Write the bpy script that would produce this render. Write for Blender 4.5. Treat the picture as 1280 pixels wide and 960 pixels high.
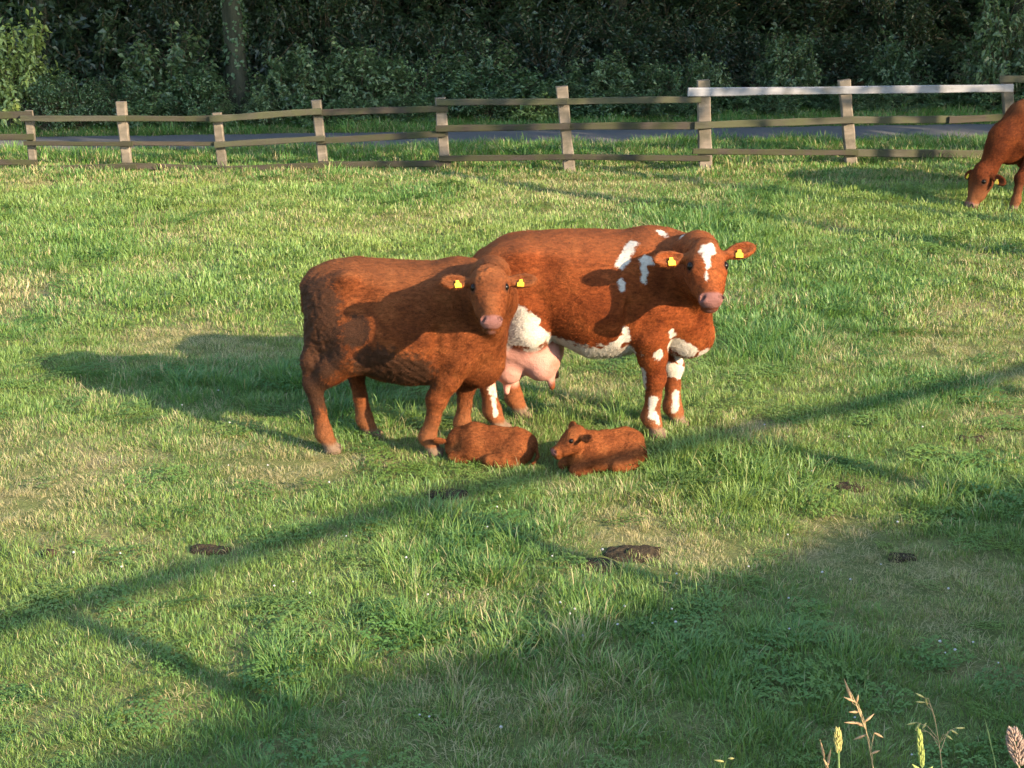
import bpy, bmesh, math, random
import numpy as np
from mathutils import Vector, Matrix
for o in list(bpy.data.objects): bpy.data.objects.remove(o, do_unlink=True)
SC = bpy.context.scene
COL = SC.collection
RNG = np.random.default_rng(11)
random.seed(11)

# ------------------------------------------------------------------ camera, sky, sun
CAM_H, FPX, HORIZON = 3.65, 2000.0, -130.0
PITCH = math.atan((480 - HORIZON) / FPX)
cam = bpy.data.cameras.new('camera'); camo = bpy.data.objects.new('camera', cam); COL.objects.link(camo)
cam.sensor_width = 36; cam.lens = FPX / 1280 * 36; cam.clip_end = 2000; cam.clip_start = 0.05
camo.location = (0, 0, CAM_H); camo.rotation_euler = (math.pi / 2 - PITCH, 0, 0)
SC.camera = camo
SUN_EL = math.radians(21.0)
SUN_DIR = Vector((-0.785, 0.62)).normalized()          # where the light travels on the ground
world = bpy.data.worlds.new('World'); SC.world = world; world.use_nodes = True
wn = world.node_tree.nodes; wl = world.node_tree.links
sky = wn.new('ShaderNodeTexSky'); sky.sky_type = 'NISHITA'; sky.sun_disc = False
sky.sun_elevation = SUN_EL
to_sun = (-SUN_DIR.x, -SUN_DIR.y)
sky.sun_rotation = math.atan2(to_sun[0], to_sun[1])   # measured from +Y towards +X
sky.air_density = 1.0; sky.dust_density = 0.5; sky.ozone_density = 1.0
bg = wn['Background']; bg.inputs[1].default_value = 0.15
wl.new(sky.outputs[0], bg.inputs[0])
sun = bpy.data.lights.new('sun', 'SUN'); suno = bpy.data.objects.new('sun', sun); COL.objects.link(suno)
sun.energy = 3.3; sun.angle = math.radians(0.5); sun.color = (1.0, 0.80, 0.56)
d3 = Vector((SUN_DIR.x * math.cos(SUN_EL), SUN_DIR.y * math.cos(SUN_EL), -math.sin(SUN_EL)))
suno.rotation_euler = d3.to_track_quat('-Z', 'Y').to_euler()
SC.render.engine = 'CYCLES'
SC.view_settings.view_transform = 'Standard'; SC.view_settings.look = 'None'
SC.view_settings.gamma = 1; SC.view_settings.use_curve_mapping = False
SC.view_settings.exposure = 2.5
try:
    SC.cycles.max_bounces = 4; SC.cycles.diffuse_bounces = 3; SC.cycles.transmission_bounces = 2
    SC.cycles.glossy_bounces = 2; SC.cycles.transparent_max_bounces = 4
except Exception: pass

# ------------------------------------------------------------------ measuring helpers
_c, _s = math.cos(PITCH), math.sin(PITCH)
def ray(px, py):
    x, y = (px - 640) / FPX, (480 - py) / FPX
    return np.array([x, _c + y * _s, -_s + y * _c])
def ground(px, py, z=0.0):
    d = ray(px, py); t = (z - CAM_H) / d[2]
    return np.array([d[0] * t, d[1] * t, z])
def at(px, py, Y):
    d = ray(px, py); t = Y / d[1]
    return np.array([d[0] * t, Y, CAM_H + d[2] * t])

# ------------------------------------------------------------------ tagging
def tag(o, label=None, cat=None, group=None, kind=None):
    if label: o['label'] = label
    if cat: o['category'] = cat
    if group: o['group'] = group
    if kind: o['kind'] = kind
    return o
def empty(name, loc=(0, 0, 0), rz=0, sc=1):
    o = bpy.data.objects.new(name, None); COL.objects.link(o)
    o.location = loc; o.rotation_euler = (0, 0, rz); o.scale = (sc, sc, sc)
    o.empty_display_size = 0.1
    return o
def link(name, me, mat=None, parent=None):
    o = bpy.data.objects.new(name, me); COL.objects.link(o)
    if mat is not None and not me.materials: me.materials.append(mat)
    if parent is not None: o.parent = parent
    return o
def mesh_np(name, V, faces, smooth=True):
    """V (n,3); faces: list of int arrays (m,3) / (m,4)."""
    me = bpy.data.meshes.new(name)
    V = np.asarray(V, np.float32)
    loops = np.concatenate([f.ravel() for f in faces]).astype(np.int32)
    counts = np.concatenate([np.full(len(f), f.shape[1], np.int32) for f in faces])
    me.vertices.add(len(V)); me.vertices.foreach_set('co', V.ravel())
    me.loops.add(len(loops)); me.loops.foreach_set('vertex_index', loops)
    me.polygons.add(len(counts))
    st = np.zeros(len(counts), np.int32); st[1:] = np.cumsum(counts)[:-1]
    me.polygons.foreach_set('loop_start', st)
    try: me.polygons.foreach_set('loop_total', counts)
    except Exception: pass
    me.polygons.foreach_set('use_smooth', np.full(len(counts), smooth, bool))
    me.update(calc_edges=True); me.validate()
    return me
def vattr(me, name, arr):
    a = me.attributes.new(name, 'FLOAT', 'POINT'); a.data.foreach_set('value', np.asarray(arr, np.float32))

# ------------------------------------------------------------------ numpy noise
def _hash(ix, iy, seed):
    h = (ix.astype(np.int64) * 374761393 + iy.astype(np.int64) * 668265263 + seed * 974711) & 0x7fffffff
    h = (h ^ (h >> 13)) * 1274126177 & 0x7fffffff
    return ((h ^ (h >> 16)) & 0xffff) / 65535.0
def vnoise(x, y, seed=0):
    ix, iy = np.floor(x), np.floor(y); fx, fy = x - ix, y - iy
    fx = fx * fx * (3 - 2 * fx); fy = fy * fy * (3 - 2 * fy)
    a = _hash(ix, iy, seed); b = _hash(ix + 1, iy, seed); c = _hash(ix, iy + 1, seed); d = _hash(ix + 1, iy + 1, seed)
    return (a * (1 - fx) + b * fx) * (1 - fy) + (c * (1 - fx) + d * fx) * fy
def fbm(x, y, seed=0, oct=3):
    s = 0; a = 0.5; t = 0
    for i in range(oct):
        s = s + a * vnoise(x * 2 ** i, y * 2 ** i, seed + i * 17); t += a; a *= 0.5
    return s / t
def sstep(a, b, x):
    t = np.clip((x - a) / (b - a), 0, 1); return t * t * (3 - 2 * t)

# ------------------------------------------------------------------ material helpers
def newmat(name):
    m = bpy.data.materials.new(name); m.use_nodes = True
    nt = m.node_tree; p = nt.nodes['Principled BSDF']
    return m, nt, p, nt.nodes['Material Output']
def node(nt, typ, **kw):
    n = nt.nodes.new(typ)
    for k, v in kw.items(): setattr(n, k, v)
    return n
def noise_n(nt, scale, detail=4, rough=0.6, coord='Object', dist=0, stretch=None):
    tc = node(nt, 'ShaderNodeTexCoord'); n = node(nt, 'ShaderNodeTexNoise')
    n.inputs['Scale'].default_value = scale; n.inputs['Detail'].default_value = detail
    n.inputs['Roughness'].default_value = rough; n.inputs['Distortion'].default_value = dist
    src = tc.outputs[coord]
    if stretch:
        mp = node(nt, 'ShaderNodeMapping'); mp.inputs['Scale'].default_value = stretch
        nt.links.new(src, mp.inputs[0]); src = mp.outputs[0]
    nt.links.new(src, n.inputs['Vector'])
    return n
def ramp(nt, src, stops):
    r = node(nt, 'ShaderNodeValToRGB')
    while len(r.color_ramp.elements) < len(stops): r.color_ramp.elements.new(0.5)
    for e, (p, c) in zip(r.color_ramp.elements, stops):
        e.position = p; e.color = (c[0], c[1], c[2], 1) if not isinstance(c, (int, float)) else (c, c, c, 1)
    nt.links.new(src, r.inputs[0]); return r
def mix(nt, fac, a, b, mode='MIX'):
    m = node(nt, 'ShaderNodeMix', data_type='RGBA', blend_type=mode)
    for sock, v in ((m.inputs[0], fac), (m.inputs[6], a), (m.inputs[7], b)):
        if isinstance(v, (int, float)): sock.default_value = v
        elif isinstance(v, (tuple, list)): sock.default_value = (v[0], v[1], v[2], 1)
        else: nt.links.new(v, sock)
    return m.outputs[2]
def mth(nt, op, a, b=None, c=None):
    m = node(nt, 'ShaderNodeMath', operation=op)
    for i, v in enumerate((a, b, c)):
        if v is None: continue
        if isinstance(v, (int, float)): m.inputs[i].default_value = v
        else: nt.links.new(v, m.inputs[i])
    return m.outputs[0]
def attr(nt, name, typ='GEOMETRY'):
    a = node(nt, 'ShaderNodeAttribute', attribute_type=typ, attribute_name=name); return a.outputs['Fac']
def bump(nt, p, src, strength, dist):
    b = node(nt, 'ShaderNodeBump'); b.inputs['Strength'].default_value = strength; b.inputs['Distance'].default_value = dist
    nt.links.new(src, b.inputs['Height']); nt.links.new(b.outputs[0], p.inputs['Normal']); return b

def grass_material(name, greens, straw, trans=0.35):
    m, nt, p, out = newmat(name)
    hue = attr(nt, 'hue', 'INSTANCER'); dry = attr(nt, 'dry', 'INSTANCER'); bl = attr(nt, 'blade')
    h2 = mth(nt, 'ADD', mth(nt, 'MULTIPLY', hue, 0.6), mth(nt, 'MULTIPLY', bl, 0.4))
    g = ramp(nt, h2, [(0.1, greens[0]), (0.5, greens[1]), (0.9, greens[2])])
    # a blade is straw when its own number falls below the tuft's dryness
    sm = node(nt, 'ShaderNodeMapRange', interpolation_type='SMOOTHSTEP')
    sm.inputs['From Min'].default_value = -0.06; sm.inputs['From Max'].default_value = 0.06
    nt.links.new(mth(nt, 'SUBTRACT', dry, attr(nt, 'blade2')), sm.inputs[0])
    col = mix(nt, sm.outputs[0], g.outputs[0], straw)
    nt.links.new(col, p.inputs['Base Color']); p.inputs['Roughness'].default_value = 0.5
    p.inputs['Specular IOR Level'].default_value = 0.38
    tr = node(nt, 'ShaderNodeBsdfTranslucent')
    nt.links.new(mix(nt, 1.0, col, (1.25, 1.2, 0.75), 'MULTIPLY'), tr.inputs[0])
    ms = node(nt, 'ShaderNodeMixShader'); ms.inputs[0].default_value = trans
    nt.links.new(p.outputs[0], ms.inputs[1]); nt.links.new(tr.outputs[0], ms.inputs[2])
    nt.links.new(ms.outputs[0], out.inputs[0])
    return m
M = {}
M['grass'] = grass_material('grass', [(0.065, 0.150, 0.034), (0.135, 0.215, 0.046), (0.205, 0.26, 0.064)], (0.34, 0.285, 0.145))
M['verge_grass'] = grass_material('verge_grass', [(0.045, 0.12, 0.022), (0.075, 0.17, 0.03), (0.12, 0.22, 0.045)], (0.32, 0.27, 0.13))

def soil_material():
    m, nt, p, out = newmat('soil_and_thatch')
    n1 = noise_n(nt, 1.3, 6, 0.65); n2 = noise_n(nt, 40, 5, 0.7)
    a = ramp(nt, n1.outputs[0], [(0.35, (0.075, 0.095, 0.026)), (0.55, (0.12, 0.125, 0.042)), (0.72, (0.19, 0.155, 0.075))])
    b = ramp(nt, n2.outputs[0], [(0.3, 0.55), (0.7, 1.25)])
    nt.links.new(mix(nt, 1.0, a.outputs[0], b.outputs[0], 'MULTIPLY'), p.inputs['Base Color'])
    p.inputs['Roughness'].default_value = 1; p.inputs['Specular IOR Level'].default_value = 0.1
    bump(nt, p, n2.outputs[0], 0.8, 0.02)
    return m
M['soil'] = soil_material()
def simple(name, c0, c1, scale, rough=0.9, bmp=0.3, bd=0.01, spec=0.3, stretch=None, detail=5):
    m, nt, p, out = newmat(name)
    n = noise_n(nt, scale, detail, 0.65, stretch=stretch)
    r = ramp(nt, n.outputs[0], [(0.3, c0), (0.7, c1)])
    nt.links.new(r.outputs[0], p.inputs['Base Color']); p.inputs['Roughness'].default_value = rough
    p.inputs['Specular IOR Level'].default_value = spec
    if bmp: bump(nt, p, n.outputs[0], bmp, bd)
    return m
M['asphalt'] = simple('asphalt', (0.062, 0.060, 0.060), (0.10, 0.097, 0.096), 30, 0.85, 0.4, 0.004)
M['forest_floor'] = simple('leaf_litter', (0.010, 0.011, 0.006), (0.028, 0.027, 0.014), 6, 1, 0.6, 0.05, 0.1)
M['dung'] = simple('dung', (0.020, 0.0145, 0.0085), (0.055, 0.040, 0.023), 30, 0.95, 1.0, 0.03, 0.1)
M['bark'] = simple('bark', (0.014, 0.016, 0.010), (0.045, 0.046, 0.030), 7, 0.95, 0.9, 0.05, 0.1, (1, 1, 0.25))
M['twig'] = simple('twig', (0.05, 0.04, 0.025), (0.11, 0.09, 0.055), 12, 0.9, 0.3, 0.01, 0.1)
def wood_material(name, c0, c1, moss, mossamt):
    m, nt, p, out = newmat(name)
    oi = node(nt, 'ShaderNodeObjectInfo')
    tc = node(nt, 'ShaderNodeTexCoord'); add = node(nt, 'ShaderNodeVectorMath', operation='ADD')
    cmb = node(nt, 'ShaderNodeCombineXYZ'); r9 = mth(nt, 'MULTIPLY', oi.outputs['Random'], 37.0)
    for i in range(3): nt.links.new(r9, cmb.inputs[i])
    nt.links.new(tc.outputs['Object'], add.inputs[0]); nt.links.new(cmb.outputs[0], add.inputs[1])
    def nz(scale, stretch, det=5):
        mp = node(nt, 'ShaderNodeMapping'); mp.inputs['Scale'].default_value = stretch
        nt.links.new(add.outputs[0], mp.inputs[0]); n = node(nt, 'ShaderNodeTexNoise')
        n.inputs['Scale'].default_value = scale; n.inputs['Detail'].default_value = det; n.inputs['Roughness'].default_value = 0.65
        nt.links.new(mp.outputs[0], n.inputs['Vector']); return n.outputs[0]
    grain = nz(9, (0.12, 1, 1) if 'rail' in name else (1, 1, 0.12)); blot = nz(3.2, (1, 1, 1))
    base = ramp(nt, grain, [(0.3, c0), (0.7, c1)]).outputs[0]
    mf = ramp(nt, blot, [(0.62 - mossamt, 0.0), (0.78 - mossamt * 0.8, 1.0)]).outputs[0]
    nt.links.new(mix(nt, mf, base, moss), p.inputs['Base Color'])
    p.inputs['Roughness'].default_value = 0.9; p.inputs['Specular IOR Level'].default_value = 0.15
    bump(nt, p, grain, 0.6, 0.008)
    return m
M['post'] = wood_material('post_wood', (0.09, 0.072, 0.054), (0.20, 0.16, 0.122), (0.07, 0.06, 0.042), 0.18)
M['rail'] = wood_material('rail_wood', (0.022, 0.018, 0.014), (0.05, 0.040, 0.030), (0.034, 0.035, 0.016), 0.22)
M['new_rail'] = wood_material('new_rail_wood', (0.13, 0.128, 0.133), (0.20, 0.195, 0.20), (0.10, 0.097, 0.09), 0.09)
M['moss_rail'] = wood_material('mossy_rail_wood', (0.030, 0.028, 0.019), (0.060, 0.054, 0.038), (0.046, 0.047, 0.024), 0.22)

def leaf_material(name, c0, c1, c2, trans=0.25, gloss=0.45):
    m, nt, p, out = newmat(name)
    oi = node(nt, 'ShaderNodeObjectInfo')
    f = mth(nt, 'ADD', mth(nt, 'MULTIPLY', attr(nt, 'leaf'), 0.75), mth(nt, 'MULTIPLY', oi.outputs['Random'], 0.25))
    col = ramp(nt, f, [(0.1, c0), (0.55, c1), (0.95, c2)]).outputs[0]
    nt.links.new(col, p.inputs['Base Color']); p.inputs['Roughness'].default_value = gloss
    p.inputs['Specular IOR Level'].default_value = 0.5
    tr = node(nt, 'ShaderNodeBsdfTranslucent'); nt.links.new(mix(nt, 1, col, (1.2, 1.3, 0.6), 'MULTIPLY'), tr.inputs[0])
    ms = node(nt, 'ShaderNodeMixShader'); ms.inputs[0].default_value = trans
    nt.links.new(p.outputs[0], ms.inputs[1]); nt.links.new(tr.outputs[0], ms.inputs[2]); nt.links.new(ms.outputs[0], out.inputs[0])
    return m
M['shrub_leaf'] = leaf_material('shrub_leaf', (0.022, 0.048, 0.018), (0.055, 0.10, 0.034), (0.12, 0.175, 0.06))
M['pale_leaf'] = leaf_material('pale_shrub_leaf', (0.026, 0.052, 0.019), (0.064, 0.102, 0.038), (0.14, 0.19, 0.075))
M['yellow_leaf'] = leaf_material('yellow_green_leaf', (0.10, 0.14, 0.035), (0.18, 0.23, 0.055), (0.28, 0.31, 0.09))
M['shaded_leaf'] = leaf_material('shade_darkened_leaf', (0.010, 0.022, 0.009), (0.022, 0.042, 0.016), (0.05, 0.08, 0.03))  # shrub leaf with the gloom of the wood put into its colour
M['tree_leaf'] = leaf_material('tree_leaf', (0.025, 0.05, 0.016), (0.045, 0.085, 0.026), (0.07, 0.12, 0.035), 0.12)
# ================================================================== THE SETTING
def hbump(x, y):
    """small unevenness of the pasture (metres)"""
    return 0.05 * (fbm(x * 0.55, y * 0.55, 5, 2) - 0.5) + 0.03 * (fbm(x * 2.1, y * 2.1, 9, 2) - 0.5)
# ---- the bank the photographer stands on: straight, along BT, its face towards +BN
BA = math.radians(34.6)
BT = np.array([math.cos(BA), math.sin(BA)]); BN = np.array([-math.sin(BA), math.cos(BA)])
BANK_H = 2.14
def bank_h(x, y):
    d = x * BN[0] + y * BN[1]
    return BANK_H * (1 - sstep(0.55, 3.55, d) * 1.0) * (d < 3.6)
def gz(x, y):
    x = np.asarray(x, float); y = np.asarray(y, float)
    near = sstep(3.2, 5.2, x * BN[0] + y * BN[1]) * (1 - sstep(24.0, 26.0, y))
    return hbump(x, y) * near
# ground: one sheet to the horizon, finer where the cows stand
def grid_axis(lo, hi, fine_lo, fine_hi, step):
    a = np.arange(fine_lo, fine_hi + step / 2, step)
    l = fine_lo - np.geomspace(step, fine_lo - lo, 22)[::-1]; r = fine_hi + np.geomspace(step, hi - fine_hi, 22)
    return np.concatenate([l, a, r])
def sheet(xs, ys, zf):
    X, Y = np.meshgrid(xs, ys, indexing='ij'); Z = zf(X, Y)
    n, m = X.shape; i = np.arange(n * m).reshape(n, m)
    q = np.stack([i[:-1, :-1], i[1:, :-1], i[1:, 1:], i[:-1, 1:]], -1).reshape(-1, 4)
    return np.stack([X, Y, Z], -1).reshape(-1, 3), q
V, q = sheet(grid_axis(-600, 600, -9.5, 9.5, 0.075), grid_axis(-600, 600, 5, 23, 0.075), lambda x, y: gz(x, y))
tag(link('pasture_ground', mesh_np('pasture_ground', V, [q]), M['soil']), 'pasture ground under the grass', kind='structure')
# bank
tt = np.arange(-26, 26.1, 0.4); dd = np.concatenate([np.arange(-9, 0.4, 0.8), np.arange(0.5, 3.61, 0.12)])
T, D = np.meshgrid(tt, dd, indexing='ij')
prof = BANK_H * (1 - np.interp(D, [0.55, 0.75, 1.1, 2.3, 3.3, 3.6], [0, .01, .10, .55, .93, 1.02]))
nz = (fbm(T * 1.2, D * 1.2, 3, 3) - 0.5) * 0.14 * (D > -8.5)
Vb = np.stack([T * BT[0] + D * BN[0], T * BT[1] + D * BN[1], prof + nz * (prof > 0.1)], -1).reshape(-1, 3)
i = np.arange(T.size).reshape(T.shape); qb = np.stack([i[:-1, :-1], i[1:, :-1], i[1:, 1:], i[:-1, 1:]], -1).reshape(-1, 4)
tag(link('bank', mesh_np('bank', Vb, [qb]), M['soil']), 'earth bank in front of the pasture', kind='structure')
def bank_z(t, d):
    return BANK_H * (1 - np.interp(d, [0.55, 0.75, 1.1, 2.3, 3.3, 3.6], [0, .01, .10, .55, .93, 1.02])) + (fbm(t * 1.2, d * 1.2, 3, 3) - 0.5) * 0.14

# ---- road behind the far fence (edges measured on the ground)
def road_near(x): return 24.35 + 0.092 * x + 0.0012 * x * x
def road_far(x): return 26.0 + 0.098 * x
xs = np.arange(-60, 60.1, 1.0)
rn, rf = road_near(np.clip(xs, -20, 20)), road_far(np.clip(xs, -20, 20))
rn[xs > 20] += (xs[xs > 20] - 20) * .1; rf[xs > 20] += (xs[xs > 20] - 20) * .1
rn[xs < -20] += (xs[xs < -20] + 20) * .06; rf[xs < -20] += (xs[xs < -20] + 20) * .06
rows = [np.stack([xs, rn + (rf - rn) * f, np.full_like(xs, 0.02 + 0.05 * (1 - abs(2 * f - 1)))], -1) for f in (0, .25, .5, .75, 1)]
Vr = np.concatenate(rows); n = len(xs); i = np.arange(5 * n).reshape(5, n)
qr = np.stack([i[:-1, :-1], i[:-1, 1:], i[1:, 1:], i[1:, :-1]], -1).reshape(-1, 4)
tag(link('road', mesh_np('road', Vr, [qr]), M['asphalt']), 'narrow asphalt road behind the far fence', kind='structure')
# ---- floor of the wood
def wood_edge(x): return 27.05 + 0.155 * x
xs = np.linspace(-60, 60, 61)
rows = [np.stack([xs, wood_edge(np.clip(xs, -20, 30)) + o, np.full_like(xs, z)], -1) for o, z in ((0.2, 0.006), (4, .05), (30, .1), (90, .1))]
Vr = np.concatenate(rows); n = len(xs); i = np.arange(4 * n).reshape(4, n)
qr = np.stack([i[:-1, :-1], i[:-1, 1:], i[1:, 1:], i[1:, :-1]], -1).reshape(-1, 4)
tag(link('forest_floor', mesh_np('forest_floor', Vr, [qr]), M['forest_floor']), 'dark leaf litter on the floor of the wood', kind='structure')

# ------------------------------------------------------------------ grass tufts
def tuft_mesh(name, nb, rad, h0, h1, width, lean, curl, seed, mat):
    r = np.random.default_rng(seed); V = []; F3 = []; F4 = []; B = []; B2 = []
    for b in range(nb):
        a = r.uniform(0, 2 * math.pi); rr = rad * math.sqrt(r.uniform()); bx, by = rr * math.cos(a), rr * math.sin(a)
        az = a + r.normal(0, 0.9); L = r.uniform(h0, h1); th = abs(r.normal(lean, 0.25)); w = width * r.uniform(.7, 1.3)
        sx, sy = -math.sin(az + r.normal(0, .5)), math.cos(az + r.normal(0, .5))
        pts = []; x = y = z = 0; ang = th
        for k in range(4):
            pts.append((bx + x * math.cos(az), by + x * math.sin(az), z)); st = L / 3
            x += st * math.sin(ang); z += st * math.cos(ang); ang += curl * r.uniform(.5, 1.4)
        i0 = len(V)
        for k, wk in enumerate((0.8, 1.0, 0.75)):
            p = pts[k]; V += [(p[0] - sx * w * wk / 2, p[1] - sy * w * wk / 2, max(p[2], -.01) - (0.015 if k == 0 else 0)), (p[0] + sx * w * wk / 2, p[1] + sy * w * wk / 2, max(p[2], -.01) - (0.015 if k == 0 else 0))]
        V.append((pts[3][0], pts[3][1], max(pts[3][2], 0.0)))
        F4 += [(i0, i0 + 1, i0 + 3, i0 + 2), (i0 + 2, i0 + 3, i0 + 5, i0 + 4)]; F3.append((i0 + 4, i0 + 5, i0 + 6))
        c, c2 = r.uniform(), r.uniform(); B += [c] * 7; B2 += [c2] * 7
    me = mesh_np(name, V, [np.array(F4), np.array(F3)]); vattr(me, 'blade', B); vattr(me, 'blade2', B2)
    me.materials.append(mat); return me
def clover_mesh(name, nb, seed, mat):
    r = np.random.default_rng(seed); V = []; F = []; B = []; B2 = []
    for b in range(nb):
        a = r.uniform(0, 6.28); rr = .17 * math.sqrt(r.uniform()); h = r.uniform(.025, .065); c, c2 = r.uniform(.1, .7), r.uniform(.5, 1)
        for l in range(3):
            t = l * 2.094 + r.uniform(0, .5); s = r.uniform(.011, .017); i0 = len(V)
            cx, cy = rr * math.cos(a), rr * math.sin(a); dx, dy = math.cos(t), math.sin(t)
            V += [(cx, cy, h), (cx + s * dx - .6 * s * dy, cy + s * dy + .6 * s * dx, h + .003), (cx + 1.9 * s * dx, cy + 1.9 * s * dy, h - .004), (cx + s * dx + .6 * s * dy, cy + s * dy - .6 * s * dx, h + .003)]
            F.append((i0, i0 + 1, i0 + 2, i0 + 3)); B += [c] * 4; B2 += [c2] * 4
    me = mesh_np(name, V, [np.array(F)]); vattr(me, 'blade', B); vattr(me, 'blade2', B2); me.materials.append(mat); return me
def make_protos(cname, meshes):
    c = bpy.data.collections.new(cname)          # kept out of the scene: only instanced
    for k, me in enumerate(meshes):
        c.objects.link(bpy.data.objects.new('%s_%02d' % (cname, k), me))
    return c
def scatter(name, coll, P, idx, rot, scl, hue, dry, label, cat=None, parent=None):
    me = bpy.data.meshes.new(name); me.vertices.add(len(P)); me.vertices.foreach_set('co', np.asarray(P, np.float32).ravel())
    vattr(me, 'scl', scl); vattr(me, 'hue', hue); vattr(me, 'dry', dry)
    a = me.attributes.new('idx', 'INT', 'POINT'); a.data.foreach_set('value', np.asarray(idx, np.int32))
    a = me.attributes.new('rot', 'FLOAT_VECTOR', 'POINT'); a.data.foreach_set('vector', np.asarray(rot, np.float32).ravel())
    o = link(name, me)
    g = bpy.data.node_groups.new(name + '_scatter', 'GeometryNodeTree')
    g.interface.new_socket('Geometry', in_out='INPUT', socket_type='NodeSocketGeometry')
    g.interface.new_socket('Geometry', in_out='OUTPUT', socket_type='NodeSocketGeometry')
    N = g.nodes; L = g.links
    gi = N.new('NodeGroupInput'); go = N.new('NodeGroupOutput'); ip = N.new('GeometryNodeInstanceOnPoints'); ci = N.new('GeometryNodeCollectionInfo')
    ci.inputs['Collection'].default_value = coll; ci.inputs['Separate Children'].default_value = True; ci.inputs['Reset Children'].default_value = True
    ip.inputs['Pick Instance'].default_value = True
    def na(nm, t):
        n = N.new('GeometryNodeInputNamedAttribute'); n.data_type = t; n.inputs[0].default_value = nm
        return n.outputs['Attribute']
    L.new(gi.outputs[0], ip.inputs['Points']); L.new(ci.outputs[0], ip.inputs['Instance'])
    L.new(na('idx', 'INT'), ip.inputs['Instance Index']); L.new(na('rot', 'FLOAT_VECTOR'), ip.inputs['Rotation']); L.new(na('scl', 'FLOAT'), ip.inputs['Scale'])
    L.new(ip.outputs[0], go.inputs[0])
    md = o.modifiers.new('scatter', 'NODES'); md.node_group = g
    tag(o, label, cat, kind='stuff'); return o

G = M['grass']
protos = []
for s in range(4): protos.append(tuft_mesh('short_patch', 200, .20, .022, .056, .0037, .50, .35, 100 + s, G))      # 0-3 grazed
for s in range(4): protos.append(tuft_mesh('mid_patch', 160, .20, .034, .080, .0040, .40, .38, 200 + s, G))        # 4-7
for s in range(3): protos.append(tuft_mesh('long_tuft', 95, .14, .075, .175, .0046, .30, .40, 300 + s, G))          # 8-10 lush
for s in range(3): protos.append(tuft_mesh('straw_patch', 95, .20, .04, .13, .0033, 1.1, .30, 400 + s, G))        # 11-13 flattened straw
for s in range(2): protos.append(clover_mesh('clover', 60, 500 + s, G))                                          # 14-15
for s in range(2): protos.append(tuft_mesh('far_patch', 190, .34, .03, .08, .0070, .50, .35, 600 + s, G))         # 16-17 coarser, far away
PC = make_protos('pasture_tufts', protos)

LUSH = [(650, 505, .30, 1.0), (680, 520, .25, .8), (950, 445, .45, .7), (600, 700, .55, .9), (660, 820, .8, .9), (480, 790, .6, .7), (400, 800, .5, .6),
        (880, 285, .9, .9), (920, 300, .7, .7), (1150, 480, .6, .5), (1090, 400, .6, .6), (330, 480, .35, .6), (440, 530, .3, .6), (930, 590, .6, .8), (990, 600, .4, .5),
        (720, 500, .3, .5), (560, 660, .35, .8), (1240, 620, .5, .7), (1000, 870, .5, .5), (180, 480, .5, .3), (1080, 590, .3, .5), (760, 770, .5, .7), (530, 720, .4, .7)]
DRYP = [(390, 585, .30, .9), (330, 590, .35, .8), (480, 545, .2, .5), (940, 545, .28, .8), (800, 670, .45, .8), (840, 640, .4, .6), (250, 425, .5, .6), (20, 370, .7, .8),
        (60, 640, .5, .5), (20, 640, .4, .6), (210, 430, .5, .5), (960, 380, .6, .6), (1040, 690, .4, .7), (840, 260, .6, .2), (750, 500, .3, .5), (540, 560, .2, .3), (700, 890, .6, .4), (560, 900, .5, .4),
        (1010, 430, .5, .4), (120, 700, .3, .4), (880, 690, .4, .6), (200, 330, .5, .4), (300, 560, .3, .4), (1060, 690, .35, .6)]
BARE = [(768, 699, .16), (735, 708, .10), (560, 620, .17), (265, 690, .10), (1060, 610, .16), (60, 693, .10), (1210, 549, .10), (410, 566, .08), (970, 488, .14), (980, 590, .1)]
def blobs(lst, x, y, extra=0):
    s = np.zeros_like(x)
    for b in lst:
        g0 = ground(b[0], b[1]); d2 = ((x - g0[0]) ** 2 + ((y - g0[1]) * 0.8) ** 2) / b[2] ** 2
        s = np.maximum(s, (b[3] if len(b) > 3 else 1) * np.exp(-d2 * 1.1))
    return s
def pasture_points():
    out = []
    for (y0, y1, dens) in ((3.9, 9.5, 62), (9.5, 13.5, 54), (13.5, 17.5, 30), (17.5, 22.6, 24)):
        hw = 0.36 * y1 + 1.2; c = dens ** -.5                      # jittered grid: no accidental gaps
        gx, gy = np.meshgrid(np.arange(-hw, hw, c), np.arange(y0, y1, c)); gx, gy = gx.ravel(), gy.ravel()
        x = gx + RNG.uniform(-.6, .6, len(gx)) * c; y = gy + c / 2 + RNG.uniform(-.6, .6, len(gx)) * c
        d = x * BN[0] + y * BN[1]; k = (np.abs(x) < 0.36 * y + 1.2) & (d > 3.35)
        out.append(np.stack([x[k], y[k]], -1))
    return np.concatenate(out)
P2 = pasture_points(); X, Y = P2[:, 0], P2[:, 1]; n = len(X)
lush = np.clip(0.5 * sstep(.54, .76, fbm(X * .9, Y * .6, 21, 3)) + blobs(LUSH, X, Y), 0, 1)
dryf = np.clip(0.50 * sstep(.44, .72, fbm(X * .8 + 9, Y * .5, 41, 4)) + 1.35 * blobs(DRYP, X, Y) - 0.5 * lush, 0, 1)
fenceband = np.exp(-((Y - 21.4) / .45) ** 2); dryf = np.clip(dryf + .75 * fenceband, 0, 1)
bare = blobs([(b[0], b[1], b[2] * 1.25) for b in BARE], X, Y)
u = RNG.uniform(size=n); u2 = RNG.uniform(size=n)
idx = np.where(u < .5, RNG.integers(0, 4, n), RNG.integers(4, 8, n))
idx = np.where(u2 < lush * .62, RNG.integers(8, 11, n), idx)
idx = np.where((u2 > lush) & (RNG.uniform(size=n) < dryf * .65 + .03), RNG.integers(11, 14, n), idx)
idx = np.where(RNG.uniform(size=n) < .10 * (1 - dryf), RNG.integers(14, 16, n), idx)
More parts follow.
